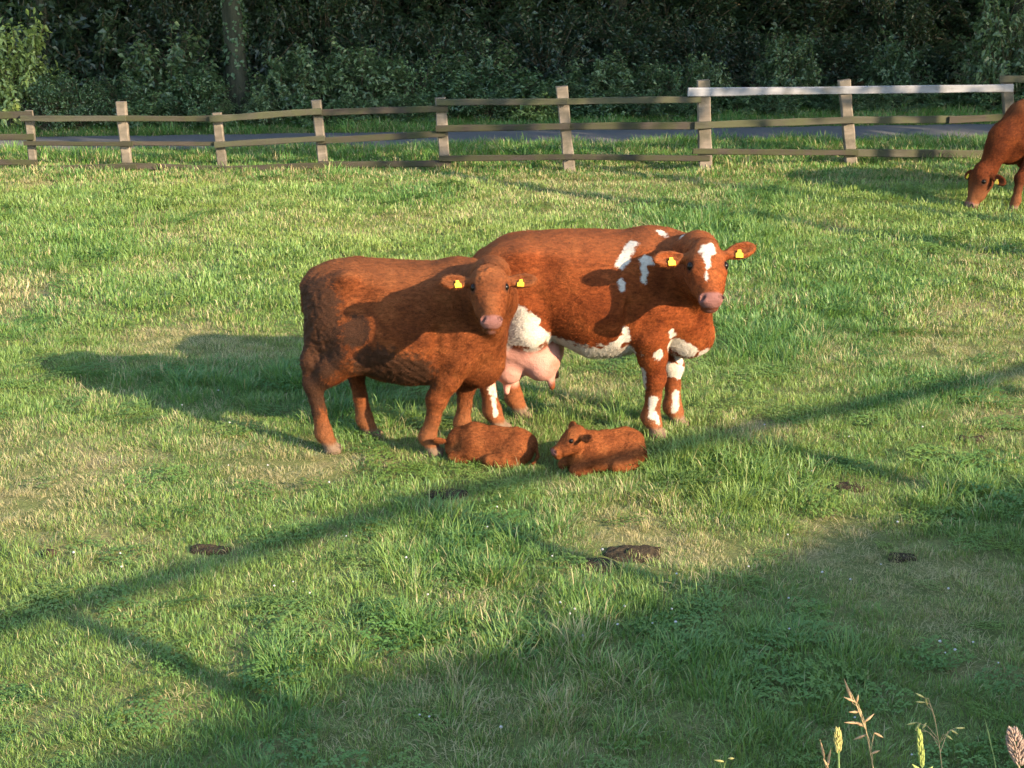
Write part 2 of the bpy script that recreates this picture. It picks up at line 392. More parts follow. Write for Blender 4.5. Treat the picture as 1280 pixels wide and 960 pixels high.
far = (Y > 13.5) & (RNG.uniform(size=n) < .9) & (idx < 8); idx = np.where(far, RNG.integers(16, 18, n), idx)
scl = RNG.uniform(.75, 1.25, n) * (0.84 + .35 * lush - .30 * dryf) * np.where(Y > 14, 1.15, 1.0)
scl *= .9 + .1 * (Y > 9); scl *= np.where(idx >= 8, np.where(idx <= 10, .72 + .38 * lush, 1), 1)
keep = bare < RNG.uniform(.25, .75, n)
rot = np.stack([RNG.normal(0, .12, n), RNG.normal(0, .12, n), RNG.uniform(0, 6.28, n)], -1)
hue = np.clip(fbm(X * .7, Y * .5, 77, 3) * 1.3 - .15 - .45 * lush + .25 * dryf + RNG.normal(0, .13, n), 0, 1)
dry = np.clip(.06 + .75 * dryf - .10 * lush + RNG.normal(0, .07, n), 0.02, .95); dry = np.where((idx >= 11) & (idx <= 13), np.clip(dry + .5, 0, .98), dry)
P = np.stack([X, Y, gz(X, Y)], -1)[keep]
scatter('pasture_grass', PC, P, idx[keep], rot[keep], scl[keep], hue[keep], dry[keep], 'short grazed pasture grass with lush tufts and straw patches', 'grass')
# grass on the bank
n = 2600; t = RNG.uniform(-5, 13, n); d = RNG.uniform(-.2, 3.6, n)
# the lip and the slope in front of the lens carry shorter growth
Pb = np.stack([t * BT[0] + d * BN[0], t * BT[1] + d * BN[1], bank_z(t, d) - .02], -1)
scl = RNG.uniform(.7, 1.15, n)
idx = np.where(RNG.uniform(size=n) < .5, RNG.integers(4, 8, n), RNG.integers(8, 11, n))
close = (Pb[:, 0] ** 2 + Pb[:, 1] ** 2) < 3.2
idx = np.where(close, RNG.integers(0, 4, n), idx)
scatter('bank_grass', PC, Pb, idx, np.stack([RNG.normal(0, .2, n), RNG.normal(0, .2, n), RNG.uniform(0, 6.28, n)], -1), scl, RNG.uniform(.2, .8, n), RNG.uniform(.05, .3, n), 'uncut grass on the bank nearest the camera', 'grass')
# verge grass either side of the road
VG = M['verge_grass']
vp = [tuft_mesh('verge_tuft', 110, .32, .09, .26, .010, .35, .4, 700 + s, VG) for s in range(4)] + \
     [tuft_mesh('verge_straw', 80, .32, .06, .18, .008, .9, .35, 720 + s, VG) for s in range(2)] + \
     [tuft_mesh('verge_short', 120, .32, .04, .10, .010, .45, .4, 740 + s, VG) for s in range(2)]
VC = make_protos('verge_tufts', vp)
n = 6500; X = RNG.uniform(-12, 13, n); f = RNG.uniform(size=n); side = RNG.uniform(size=n) < .66
Yn = 21.3 + f * (road_near(X) - 21.3 + .05); Yf = road_far(X) - .05 + f * (wood_edge(X) + 1.0 - road_far(X))
Y = np.where(side, Yn, Yf)
dn = (fbm(X * .8, Y * 1.2, 88, 3))
near_f = np.where(side, 1 - np.clip((Y - 22.3) / .5, 0, 1), 0)
idx = np.where(RNG.uniform(size=n) < .25 + .35 * near_f, RNG.integers(4, 6, n), RNG.integers(0, 4, n)); idx = np.where(RNG.uniform(size=n) < .3 + .65 * near_f, RNG.integers(6, 8, n), idx)
scl = RNG.uniform(.6, 1.15, n) * (.55 + .6 * dn) * np.where(side, np.where(Y > road_near(X) - .7, .85, 1), .9)
dry = np.where(idx >= 4, .6, .08) * np.where(idx >= 6, .3, 1) + .1 * RNG.uniform(size=n) + .35 * near_f * (RNG.uniform(size=n) < .5)
scatter('verge_grass', VC, np.stack([X, Y, gz(X, Y)], -1), idx, np.stack([RNG.normal(0, .15, n), RNG.normal(0, .15, n), RNG.uniform(0, 6.28, n)], -1), scl, np.clip(dn + RNG.normal(0, .15, n), 0, 1), dry, 'taller rank grass along both verges of the road', 'grass')

# ------------------------------------------------------------------ leaves
def leaf_cloud(P, Nrm, size, rng, aspect=.55):
    """rhombic, slightly folded leaves at points P with normals Nrm"""
    n = len(P); a = rng.normal(size=(n, 3)); t = np.cross(Nrm, a); t /= np.linalg.norm(t, axis=1)[:, None] + 1e-9
    b = np.cross(Nrm, t); s = size * rng.uniform(.65, 1.3, n)[:, None]
    base = P; tip = P + t * s; l = P + t * s * .45 + b * s * aspect * .5 + Nrm * s * .10; r = P + t * s * .45 - b * s * aspect * .5 + Nrm * s * .10
    tip = tip - np.array([0, 0, 1]) * s * .12
    V = np.stack([base, l, tip, r], 1).reshape(-1, 3); i = np.arange(n)[:, None] * 4
    return V, np.concatenate([np.concatenate([i, i + 1, i + 2], 1), np.concatenate([i, i + 2, i + 3], 1)])
def tube_np(pts, rad, sides=6):
    pts = np.asarray(pts, float); V = []; F = []
    for k, p in enumerate(pts):
        d = pts[min(k + 1, len(pts) - 1)] - pts[max(k - 1, 0)]; d /= np.linalg.norm(d) + 1e-9
        a = np.cross(d, [0, 0, 1] if abs(d[2]) < .9 else [1, 0, 0]); a /= np.linalg.norm(a); b = np.cross(d, a)
        for s in range(sides):
            t = 2 * math.pi * s / sides; V.append(p + rad[k] * (a * math.cos(t) + b * math.sin(t)))
    for k in range(len(pts) - 1):
        for s in range(sides):
            F.append((k * sides + s, k * sides + (s + 1) % sides, (k + 1) * sides + (s + 1) % sides, (k + 1) * sides + s))
    return np.array(V), np.array(F)
def join_np(parts):
    V = []; F = {}; o = 0
    for v, f in parts:
        V.append(v); F.setdefault(f.shape[1], []).append(f + o); o += len(v)
    return np.concatenate(V), [np.concatenate(x) for x in F.values()]
def shrub_meshes(seed, nbr, nl, size, spread=.75):
    """unit shrub: about 1 high, 0.75 in radius -> (stems, foliage)"""
    r = np.random.default_rng(seed); stems = []; LP = []; LN = []; LC = []
    for b in range(nbr):
        az = r.uniform(0, 6.283); el = r.uniform(.1, 1.0); rad = spread * (1 - .75 * el ** 2) ** .5 * r.uniform(.75, 1.15); hz = .1 + .9 * el * r.uniform(.75, 1.1)
        tipp = np.array([rad * math.cos(az), rad * math.sin(az), hz]); root = np.array([r.normal(0, .07), r.normal(0, .07), 0])
        mid = root * .4 + tipp * .4 + np.array([0, 0, .28 * el + .05]); k = np.linspace(0, 1, 6)[:, None]
        c = (1 - k) ** 2 * root + 2 * k * (1 - k) * mid + k ** 2 * tipp + np.concatenate([np.zeros((1, 3)), r.normal(0, .012, (5, 3))])
        stems.append(tube_np(c, np.linspace(.011, .003, 6), 4))
        tone = r.uniform(0, 1)
        m = int(nl * r.uniform(.7, 1.3)); s = r.uniform(.35, 1.02, m) ** .8
        bp = np.stack([np.interp(s, k[:, 0], c[:, j]) for j in range(3)], -1) + r.normal(0, .045, (m, 3))
        LP.append(bp); out = bp / (np.linalg.norm(bp, axis=1)[:, None] + 1e-6)
        nn = out * .6 + np.array([0, 0, .8]) + r.normal(0, .55, (m, 3)); LN.append(nn / np.linalg.norm(nn, axis=1)[:, None])
        LC.append(np.clip(tone * .55 + r.uniform(0, .45, m), 0, 1))
    V, F = join_np(stems); sm = mesh_np('stems', V, F); sm.materials.append(M['twig'])
    V, F = leaf_cloud(np.concatenate(LP), np.concatenate(LN), size, r); fm = mesh_np('foliage', V, [F], smooth=False); vattr(fm, 'leaf', np.repeat(np.concatenate(LC), 4))
    return sm, fm
SHR = [shrub_meshes(900 + k, 95, 46, .060) for k in range(5)]
SHRB = [shrub_meshes(950 + k, 62, 42, .088) for k in range(4)]      # big-leaved
leafsets = {}
def leafy(me, matname):
    key = (me.name, matname)
    if key not in leafsets:
        c = me.copy(); c.materials.clear(); c.materials.append(M[matname]); leafsets[key] = c
    return leafsets[key]
def shrub(px, top, half, off, mat, var=None, big=None, zs=1):
    """px,top: where its middle and top show; half: half width in pixels; off: metres behind the wood's edge"""
    x = (px - 640) / 68.0; Yb = wood_edge(x) + off; g0 = at(px, 480, Yb); g1 = at(px, top, Yb); hgt = max(g1[2], .5); x = g1[0]
    w = half * Yb / FPX / .75
    if big is None: big = mat in ('pale_leaf', 'yellow_leaf') or random.random() < .35
    k = random.randrange(5 if not big else 4) if var is None else var
    sm, fm = (SHRB if big else SHR)[k]
    e = empty('shrub', (x, Yb, 0), random.uniform(0, 6.28)); e.scale = (w, w, hgt * zs)
    link('stems', sm, None, e); link('foliage', leafy(fm, mat), None, e); return e
shrubs = []
S_ = [ # px, top, half, off, material
    (12, 25, 60, .5, 'yellow_leaf'), (58, 85, 42, .1, 'shrub_leaf'), (95, 95, 40, .2, 'shrub_leaf'), (150, 88, 45, .4, 'shrub_leaf'), (205, 30, 70, 1.0, 'pale_leaf'), (180, 115, 45, .1, 'shrub_leaf'),
    (245, 85, 50, .5, 'shrub_leaf'), (262, 130, 40, .1, 'shrub_leaf'), (328, 112, 30, .1, 'pale_leaf'), (355, 62, 52, .6, 'pale_leaf'), (400, 52, 62, .9, 'pale_leaf'), (395, 120, 45, .0, 'shrub_leaf'), (455, 58, 62, .8, 'pale_leaf'),
    (450, 118, 45, .1, 'shrub_leaf'), (510, 60, 62, 1.0, 'shrub_leaf'), (520, 115, 45, .1, 'shrub_leaf'), (570, 88, 50, .5, 'shrub_leaf'), (600, 50, 60, 1.2, 'pale_leaf'), (610, 105, 48, .2, 'shrub_leaf'), (645, 82, 55, .6, 'shrub_leaf'), (668, 118, 40, 0, 'yellow_leaf'),
    (690, 95, 55, .4, 'shrub_leaf'), (735, 72, 50, .8, 'pale_leaf'), (745, 108, 45, .1, 'shrub_leaf'), (790, 68, 55, .9, 'pale_leaf'), (805, 110, 45, .1, 'shrub_leaf'), (845, 75, 50, .9, 'shrub_leaf'), (862, 118, 40, .1, 'shrub_leaf'), (885, 68, 34, 1.1, 'pale_leaf'),
    (920, 115, 40, .3, 'shrub_leaf'), (985, 42, 46, 1.4, 'pale_leaf'), (965, 118, 42, .1, 'shrub_leaf'), (1020, 105, 45, .6, 'shrub_leaf'), (1060, 128, 36, .0, 'shrub_leaf'), (1105, 125, 40, .1, 'shrub_leaf'), (1125, 38, 48, 1.6, 'pale_leaf'),
    (1150, 120, 42, .3, 'shrub_leaf'), (1195, 118, 42, .4, 'shrub_leaf'), (1258, -10, 56, .2, 'pale_leaf'), (1240, 118, 42, -.1, 'shrub_leaf'), (1300, 60, 60, .3, 'shrub_leaf'), (-60, 40, 60, .6, 'shrub_leaf'), (1370, 40, 70, .6, 'shrub_leaf'),
    # second rank, taller, deeper in the shade
    (110, 10, 75, 2.2, 'shrub_leaf'), (320, 5, 60, 2.4, 'shrub_leaf'), (470, 10, 80, 2.6, 'shrub_leaf'), (560, 15, 70, 2.6, 'shrub_leaf'), (680, 10, 75, 2.6, 'shrub_leaf'), (790, 20, 80, 3.0, 'shrub_leaf'), (870, 25, 60, 3.0, 'shrub_leaf'), (1040, 35, 70, 3.6, 'shrub_leaf'), (1200, 40, 50, 4.2, 'shrub_leaf'), (950, 30, 50, 3.6, 'shrub_leaf'),
    (-40, -10, 80, 4.6, 'shrub_leaf'), (70, -30, 80, 5.0, 'shrub_leaf'), (150, -30, 80, 5.2, 'shrub_leaf'), (290, -30, 80, 5.4, 'shrub_leaf'), (500, -30, 90, 5.6, 'shrub_leaf'), (840, -30, 90, 6, 'shrub_leaf'), (930, -30, 90, 6.6, 'shrub_leaf'), (1020, -30, 90, 6.6, 'shrub_leaf'), (1220, -30, 90, 7, 'shrub_leaf'), (1320, -30, 90, 6, 'shrub_leaf'),
    (-60, -70, 110, 9.0, 'shrub_leaf'), (55, -70, 110, 10.2, 'shrub_leaf'), (170, -70, 110, 11.4, 'shrub_leaf'), (285, -70, 110, 9.0, 'shrub_leaf'), (400, -70, 110, 10.2, 'shrub_leaf'), (515, -70, 110, 11.4, 'shrub_leaf'), (630, -70, 110, 9.0, 'shrub_leaf'), (745, -70, 110, 10.2, 'shrub_leaf'), (860, -70, 110, 11.4, 'shrub_leaf'), (975, -70, 110, 9.0, 'shrub_leaf'), (1090, -70, 110, 10.2, 'shrub_leaf'), (1205, -70, 110, 11.4, 'shrub_leaf'), (1320, -70, 110, 9.0, 'shrub_leaf'),
    (20, -20, 80, 2.6, 'shrub_leaf'), (220, -20, 70, 3.2, 'shrub_leaf'), (400, -25, 80, 3.8, 'shrub_leaf'), (620, -20, 80, 4.4, 'shrub_leaf'), (740, -15, 80, 4.4, 'shrub_leaf'), (1130, -20, 60, 5.5, 'shrub_leaf')]
S_ = [a if a[3] < 2 else a[:4] + ('shaded_leaf',) for a in S_]  # ranks well behind the edge get the shade-darkened leaf
for a in S_: shrubs.append((a[0], a[3], a[4], a[1], shrub(*a)))
def ordinal(k):
    one = ['', 'first', 'second', 'third', 'fourth', 'fifth', 'sixth', 'seventh', 'eighth', 'ninth', 'tenth', 'eleventh', 'twelfth', 'thirteenth', 'fourteenth', 'fifteenth', 'sixteenth', 'seventeenth', 'eighteenth', 'nineteenth', 'twentieth']
    return one[k] if k <= 20 else ('twenty-' if k < 30 else 'thirty-' if k < 40 else 'forty-') + one[k % 10]
tone = {'shaded_leaf': 'very dark green', 'shrub_leaf': 'dark green', 'pale_leaf': 'pale green', 'yellow_leaf': 'yellowish green'}
classes = {}
for s in shrubs:
    rank = 'low' if s[3] >= 95 else ('tall' if s[1] < 2 else 'deep-set')
    classes.setdefault((rank, tone[s[2]]), []).append(s)
for (rank, tn), L in classes.items():
    L.sort(key=lambda s: s[0])
    where = {'low': 'low %s shrub at the edge of the road verge', 'tall': 'tall %s shrub at the front of the wood', 'deep-set': '%s shrub deep in the shade of the wood'}[rank] % tn
    for k, s in enumerate(L):
        o = ordinal(k + 1)
        tag(s[4], '%s, %s from the left' % (where, o) if len(L) > 1 else where, 'shrub', 'shrubs along the wood')

# ------------------------------------------------------------------ trees of the wood
def crown_mesh(seed, nclump, per, size):
    r = np.random.default_rng(seed); LP = []; LN = []; LC = []
    for c in range(nclump):
        v = r.normal(size=3); v /= np.linalg.norm(v); v *= r.uniform(.35, 1) ** .5; ce = v * np.array([.95, .95, .95])
        p = ce + r.normal(0, .13, (per, 3)) * np.array([1.2, 1.2, .75]); LP.append(p)
        nn = r.normal(0, .7, (per, 3)) + np.array([0, 0, .7]) + v * .4; LN.append(nn / np.linalg.norm(nn, axis=1)[:, None]); LC.append(np.clip(r.uniform(0, .5) + r.uniform(0, .5, per), 0, 1))
    V, F = leaf_cloud(np.concatenate(LP), np.concatenate(LN), size, r, .7); me = mesh_np('crown', V, [F], smooth=False); vattr(me, 'leaf', np.repeat(np.concatenate(LC), 4)); me.materials.append(M['tree_leaf']); return me
CR = [crown_mesh(60 + k, 110, 70, .080) for k in range(3)]
def tree(x, y, rt, ch, cr, lean=(0, 0), limbs=5, label='', zs=None):
    e = empty('woodland_tree', (x, y, 0), 0)
    r = random.Random(int(x * 31 + y * 17)); pts = []; rad = []
    for k in range(9):
        f = k / 8; pts.append((lean[0] * f * ch + .05 * r.uniform(-1, 1) * (k > 0), lean[1] * f * ch + .05 * r.uniform(-1, 1) * (k > 0), f * ch * 1.1 - .05)); rad.append(rt * (1 - .65 * f) * (1.5 if k == 0 else 1))
    parts = [tube_np(pts, rad, 10)]
    for b in range(limbs):
        f = r.uniform(.45, .9); az = r.uniform(0, 6.28); p0 = np.array(pts[int(f * 8)]); L = cr * r.uniform(.5, .9)
        q = [p0 + np.array([math.cos(az) * L * s, math.sin(az) * L * s, L * .35 * s ** 1.4]) for s in (0, .35, .7, 1)]
        parts.append(tube_np(q, [rt * .4, rt * .28, rt * .17, rt * .06], 6))
    V, F = join_np(parts); me = mesh_np('trunk', V, F); link('trunk', me, M['bark'], e)
    c = link('crown', CR[r.randrange(3)], None, e); c.location = (lean[0] * ch, lean[1] * ch, ch); c.rotation_euler = (0, 0, r.uniform(0, 6.28))
    c.scale = (cr, cr, min(ch - 3.2, cr * 1.4) if zs is None else zs)
    tag(e, label, 'tree', 'trees of the wood'); return e
g1 = at(290, 138, wood_edge(-4.6) + .9)
t1 = tree(g1[0] + .15, g1[1], .19, 8.0, 4.2, (-.035, 0), label='upright ivy-clad tree trunk rising behind the left half of the fence')
r_ = np.random.default_rng(12); n = 900; a_ = r_.uniform(0, 6.283, n); z_ = r_.uniform(.0, 3.6, n); rr = .19 * (1 - .08 * z_) * r_.uniform(1.0, 1.28, n)
Pi = np.stack([rr * np.cos(a_) - .035 * z_ * 1.1, rr * np.sin(a_), z_], -1); Ni = np.stack([np.cos(a_), np.sin(a_), np.full(n, .5)], -1) + r_.normal(0, .3, (n, 3)); Ni /= np.linalg.norm(Ni, axis=1)[:, None]
V, F = leaf_cloud(Pi, Ni, .075, r_, .8); iv = mesh_np('ivy', V, [F], smooth=False); vattr(iv, 'leaf', np.repeat(r_.uniform(0, .7, n), 4)); link('ivy', iv, M['shrub_leaf'], t1)
g3 = at(62, 140, wood_edge(-8) + 2.2); tree(g3[0], g3[1], .10, 7.5, 4.2, (.03, 0), label='slim trunk among the leaves at the far left edge')
far_label = 'tall leafy tree of the wood whose crown is above the picture'
for (x, y, ch, cr) in [(-17, 27.5, 8, 4.6), (-12.5, 28.2, 8.5, 4.5), (-6.9, 33.0, 9.6, 6.4), (-2.2, 33.4, 9.6, 6.6), (2.2, 33.8, 9.6, 6.6), (6.4, 34.2, 9.7, 6.6), (10.6, 34.2, 9.7, 6.6), (14.5, 33.6, 9.6, 6.4), (19, 30, 8.6, 4.7), (24, 31, 8.6, 4.8),
                       (-15, 34, 9, 5), (-9, 34.5, 9.5, 5), (-3, 35, 9.5, 5), (3, 36, 9.5, 5), (9, 36, 9.5, 5), (15, 37, 9.5, 5), (21, 37, 9.5, 5),
                       (-14, 42, 10, 5.5), (-7, 43, 10, 5.5), (0, 43, 10, 5.5), (7, 44, 10, 5.5), (14, 44, 10, 5.5), (21, 45, 10, 5.5), (-18, 52, 11, 6), (-9, 52, 11, 6), (0, 53, 11, 6), (9, 53, 11, 6), (18, 54, 11, 6)]:
    tree(x, y, .2, ch, cr, label=far_label)
# trees right of the pasture, outside the picture: they keep the low sun off the road and the wood
for k, (x, y, ch, cr) in enumerate([(8.4, 14.3, 10.6, 2.9), (12.0, 13.6, 10.4, 3.1), (15.6, 14.2, 10.8, 3.2), (19.4, 13.8, 10.6, 3.3), (23.4, 14.6, 10.8, 3.4), (28, 15, 11, 3.6), (17.5, 16.6, 11, 3.2), (13.6, 16.4, 11, 3.0), (21.5, 17.2, 11, 3.2)]):
    tree(x, y, .16, ch, cr, label='tall pasture-side tree beyond the right edge of the picture', zs=4.2)
# ------------------------------------------------------------------ fences
def board(name, a, b, hgt, thk, mat, parent, seed=0, up=None, chip=.012):
    """a plank from a to b, hgt across, thk thick, slightly crooked and with worn edges"""
    a = np.array(a, float); b = np.array(b, float); d = b - a; L = np.linalg.norm(d); d /= L
    up = np.array([0, 0, 1.0]) if up is None else np.array(up, float); s = np.cross(d, up); s /= np.linalg.norm(s); up = np.cross(s, d)
    r = np.random.default_rng(seed); n = 9; V = []; F = []
    wob = np.cumsum(r.normal(0, .0012, n)) ; wob -= np.linspace(wob[0], wob[-1], n)
    for k in range(n):
        f = k / (n - 1); c = f * L; h2 = hgt / 2 * (1 + r.normal(0, .04)); t2 = thk / 2; ch = chip
        for (y_, z_) in ((-t2 + ch, -h2), (t2 - ch, -h2), (t2, -h2 + ch), (t2, h2 - ch), (t2 - ch, h2), (-t2 + ch, h2), (-t2, h2 - ch), (-t2, -h2 + ch)):
            V.append((c, y_ + r.normal(0, .0015), z_ + wob[k] + r.normal(0, .002)))
    for k in range(n - 1):
        for j in range(8): F.append((k * 8 + j, (k + 1) * 8 + j, (k + 1) * 8 + (j + 1) % 8, k * 8 + (j + 1) % 8))
    me = bpy.data.meshes.new(name); e = (n - 1) * 8
    me.from_pydata([tuple(v) for v in V], [], [tuple(f) for f in F] + [tuple(range(8)), tuple(e + j for j in range(7, -1, -1))]); me.update()
    o = link(name, me, mat, parent)
    o.matrix_local = Matrix(((d[0], s[0], up[0], a[0]), (d[1], s[1], up[1], a[1]), (d[2], s[2], up[2], a[2]), (0, 0, 0, 1)))
    return o
POSTS = [(-82, 214, -90, 140, 11), (42, 214, 36, 138, 10), (160, 215, 151, 127, 13), (279, 214, 271, 141, 12), (405, 213, 395, 125, 12), (557, 214, 550, 122, 13), (712, 217, 702, 108, 15), (882, 216, 879, 100, 17), (1064, 210, 1055, 100, 15), (1264, 202, 1258, 97, 13), (1450, 200, 1447, 95, 14)]
fence = empty('post_and_rail_fence', (0, 22, 0)); FO = np.array([0, 22.0, 0])
pw = []
for k, (bx, by, tx, ty, w) in enumerate(POSTS):
    g0 = ground(bx, by); t0 = at(tx, ty, g0[1]); pw.append(g0); wd = w * g0[1] / FPX * .97
    dirv = (t0 - g0) / np.linalg.norm(t0 - g0)
    o = board('post', g0 - dirv * .25 - FO, t0 - FO, wd, wd * .72, M['post'], fence, 40 + k, up=(1, 0, 0), chip=.014)
PX = np.array([p[0] for p in POSTS]); PY = np.array([p[1] for p in pw])
def frail(x0, y0, x1, y1, hpx, mat='rail', off=.075, seed=0):
    Y0 = np.interp(x0, PX, PY) - off; Y1 = np.interp(x1, PX, PY) - off
    board('rail', at(x0, y0, Y0) - FO, at(x1, y1, Y1) - FO, hpx * Y0 / FPX * .88, .045, M[mat], fence, seed, chip=.008)
RAILS = [(-90, 147, 40, 143, 10), (26, 148, 157, 148, 8, 'moss_rail', .12), (148, 148, 279, 148, 8), (262, 149, 402, 139, 9, 'moss_rail', .12), (392, 141, 560, 136, 9), (546, 128, 709, 127, 9, 'moss_rail', .12), (699, 127, 876, 124, 9, 'moss_rail'),
         (860, 115, 1266, 110, 11, 'new_rail', .13), (1249, 99, 1455, 98, 10, 'moss_rail', .08),
         (-90, 172, 42, 171, 9), (30, 179, 166, 180, 6, 'rail', .12), (153, 179, 284, 180, 6), (268, 181, 406, 173, 8, 'moss_rail', .12), (398, 176, 557, 167, 9), (545, 161, 712, 158, 9, 'rail', .12), (703, 158, 885, 157, 10),
         (868, 157, 1066, 150, 10, 'moss_rail', .12), (1056, 150, 1192, 149, 10, 'moss_rail'), (1186, 150, 1270, 146, 10, 'rail', .12), (1255, 148, 1455, 147, 9),
         (-90, 203, 47, 203, 8), (40, 211, 170, 208, 8, 'rail', .12), (152, 207, 286, 212, 9), (274, 212, 412, 206, 9, 'rail', .12), (399, 206, 564, 204, 9), (549, 198, 716, 196, 8, 'rail', .12), (706, 196, 887, 198, 8), (866, 189, 1072, 191, 8, 'rail', .12), (1056, 191, 1250, 193, 11, 'moss_rail'), (1240, 193, 1455, 192, 9)]
for k, r in enumerate(RAILS): frail(*r[:5], *(r[5:]), seed=200 + k) if len(r) < 8 else None
tag(fence, 'weathered wooden post and rail fence between the pasture and the road', 'fence')
# the fence on the bank behind the lens: its shadow lies across the pasture
nf = empty('bank_fence', (0, 0, 0))
RAIL_D, RAIL_Z = .06, 3.25
def bpt(t, d, z): return np.array([t * BT[0] + d * BN[0], t * BT[1] + d * BN[1], z])
shift = RAIL_Z / math.tan(SUN_EL) * np.dot(np.array(SUN_DIR), BT)
tpos = [2.3 - shift + 2.45 * k for k in range(-2, 6)]
def rail_z(t):
    ts = t + shift - 5.2
    return RAIL_Z - (.13 * min(-ts / 3.05, 1.15) if ts < 0 else .13 * min(ts / 5.2, 1.2))
for k, t in enumerate(tpos):
    board('post', bpt(t, RAIL_D - .08, BANK_H - .3), bpt(t + .03, RAIL_D - .08, rail_z(t) + .10), .115, .10, M['post'], nf, 300 + k, up=(1, 0, 0))
for k in range(len(tpos) - 1):
    board('rail', bpt(tpos[k] - .08, RAIL_D, rail_z(tpos[k])), bpt(tpos[k + 1] + .08, RAIL_D + .003 * (k % 2), rail_z(tpos[k + 1])), .10, .045, M['rail'], nf, 320 + k)
tag(nf, 'wooden rail fence on the bank nearest the camera, seen by its shadow', 'fence')
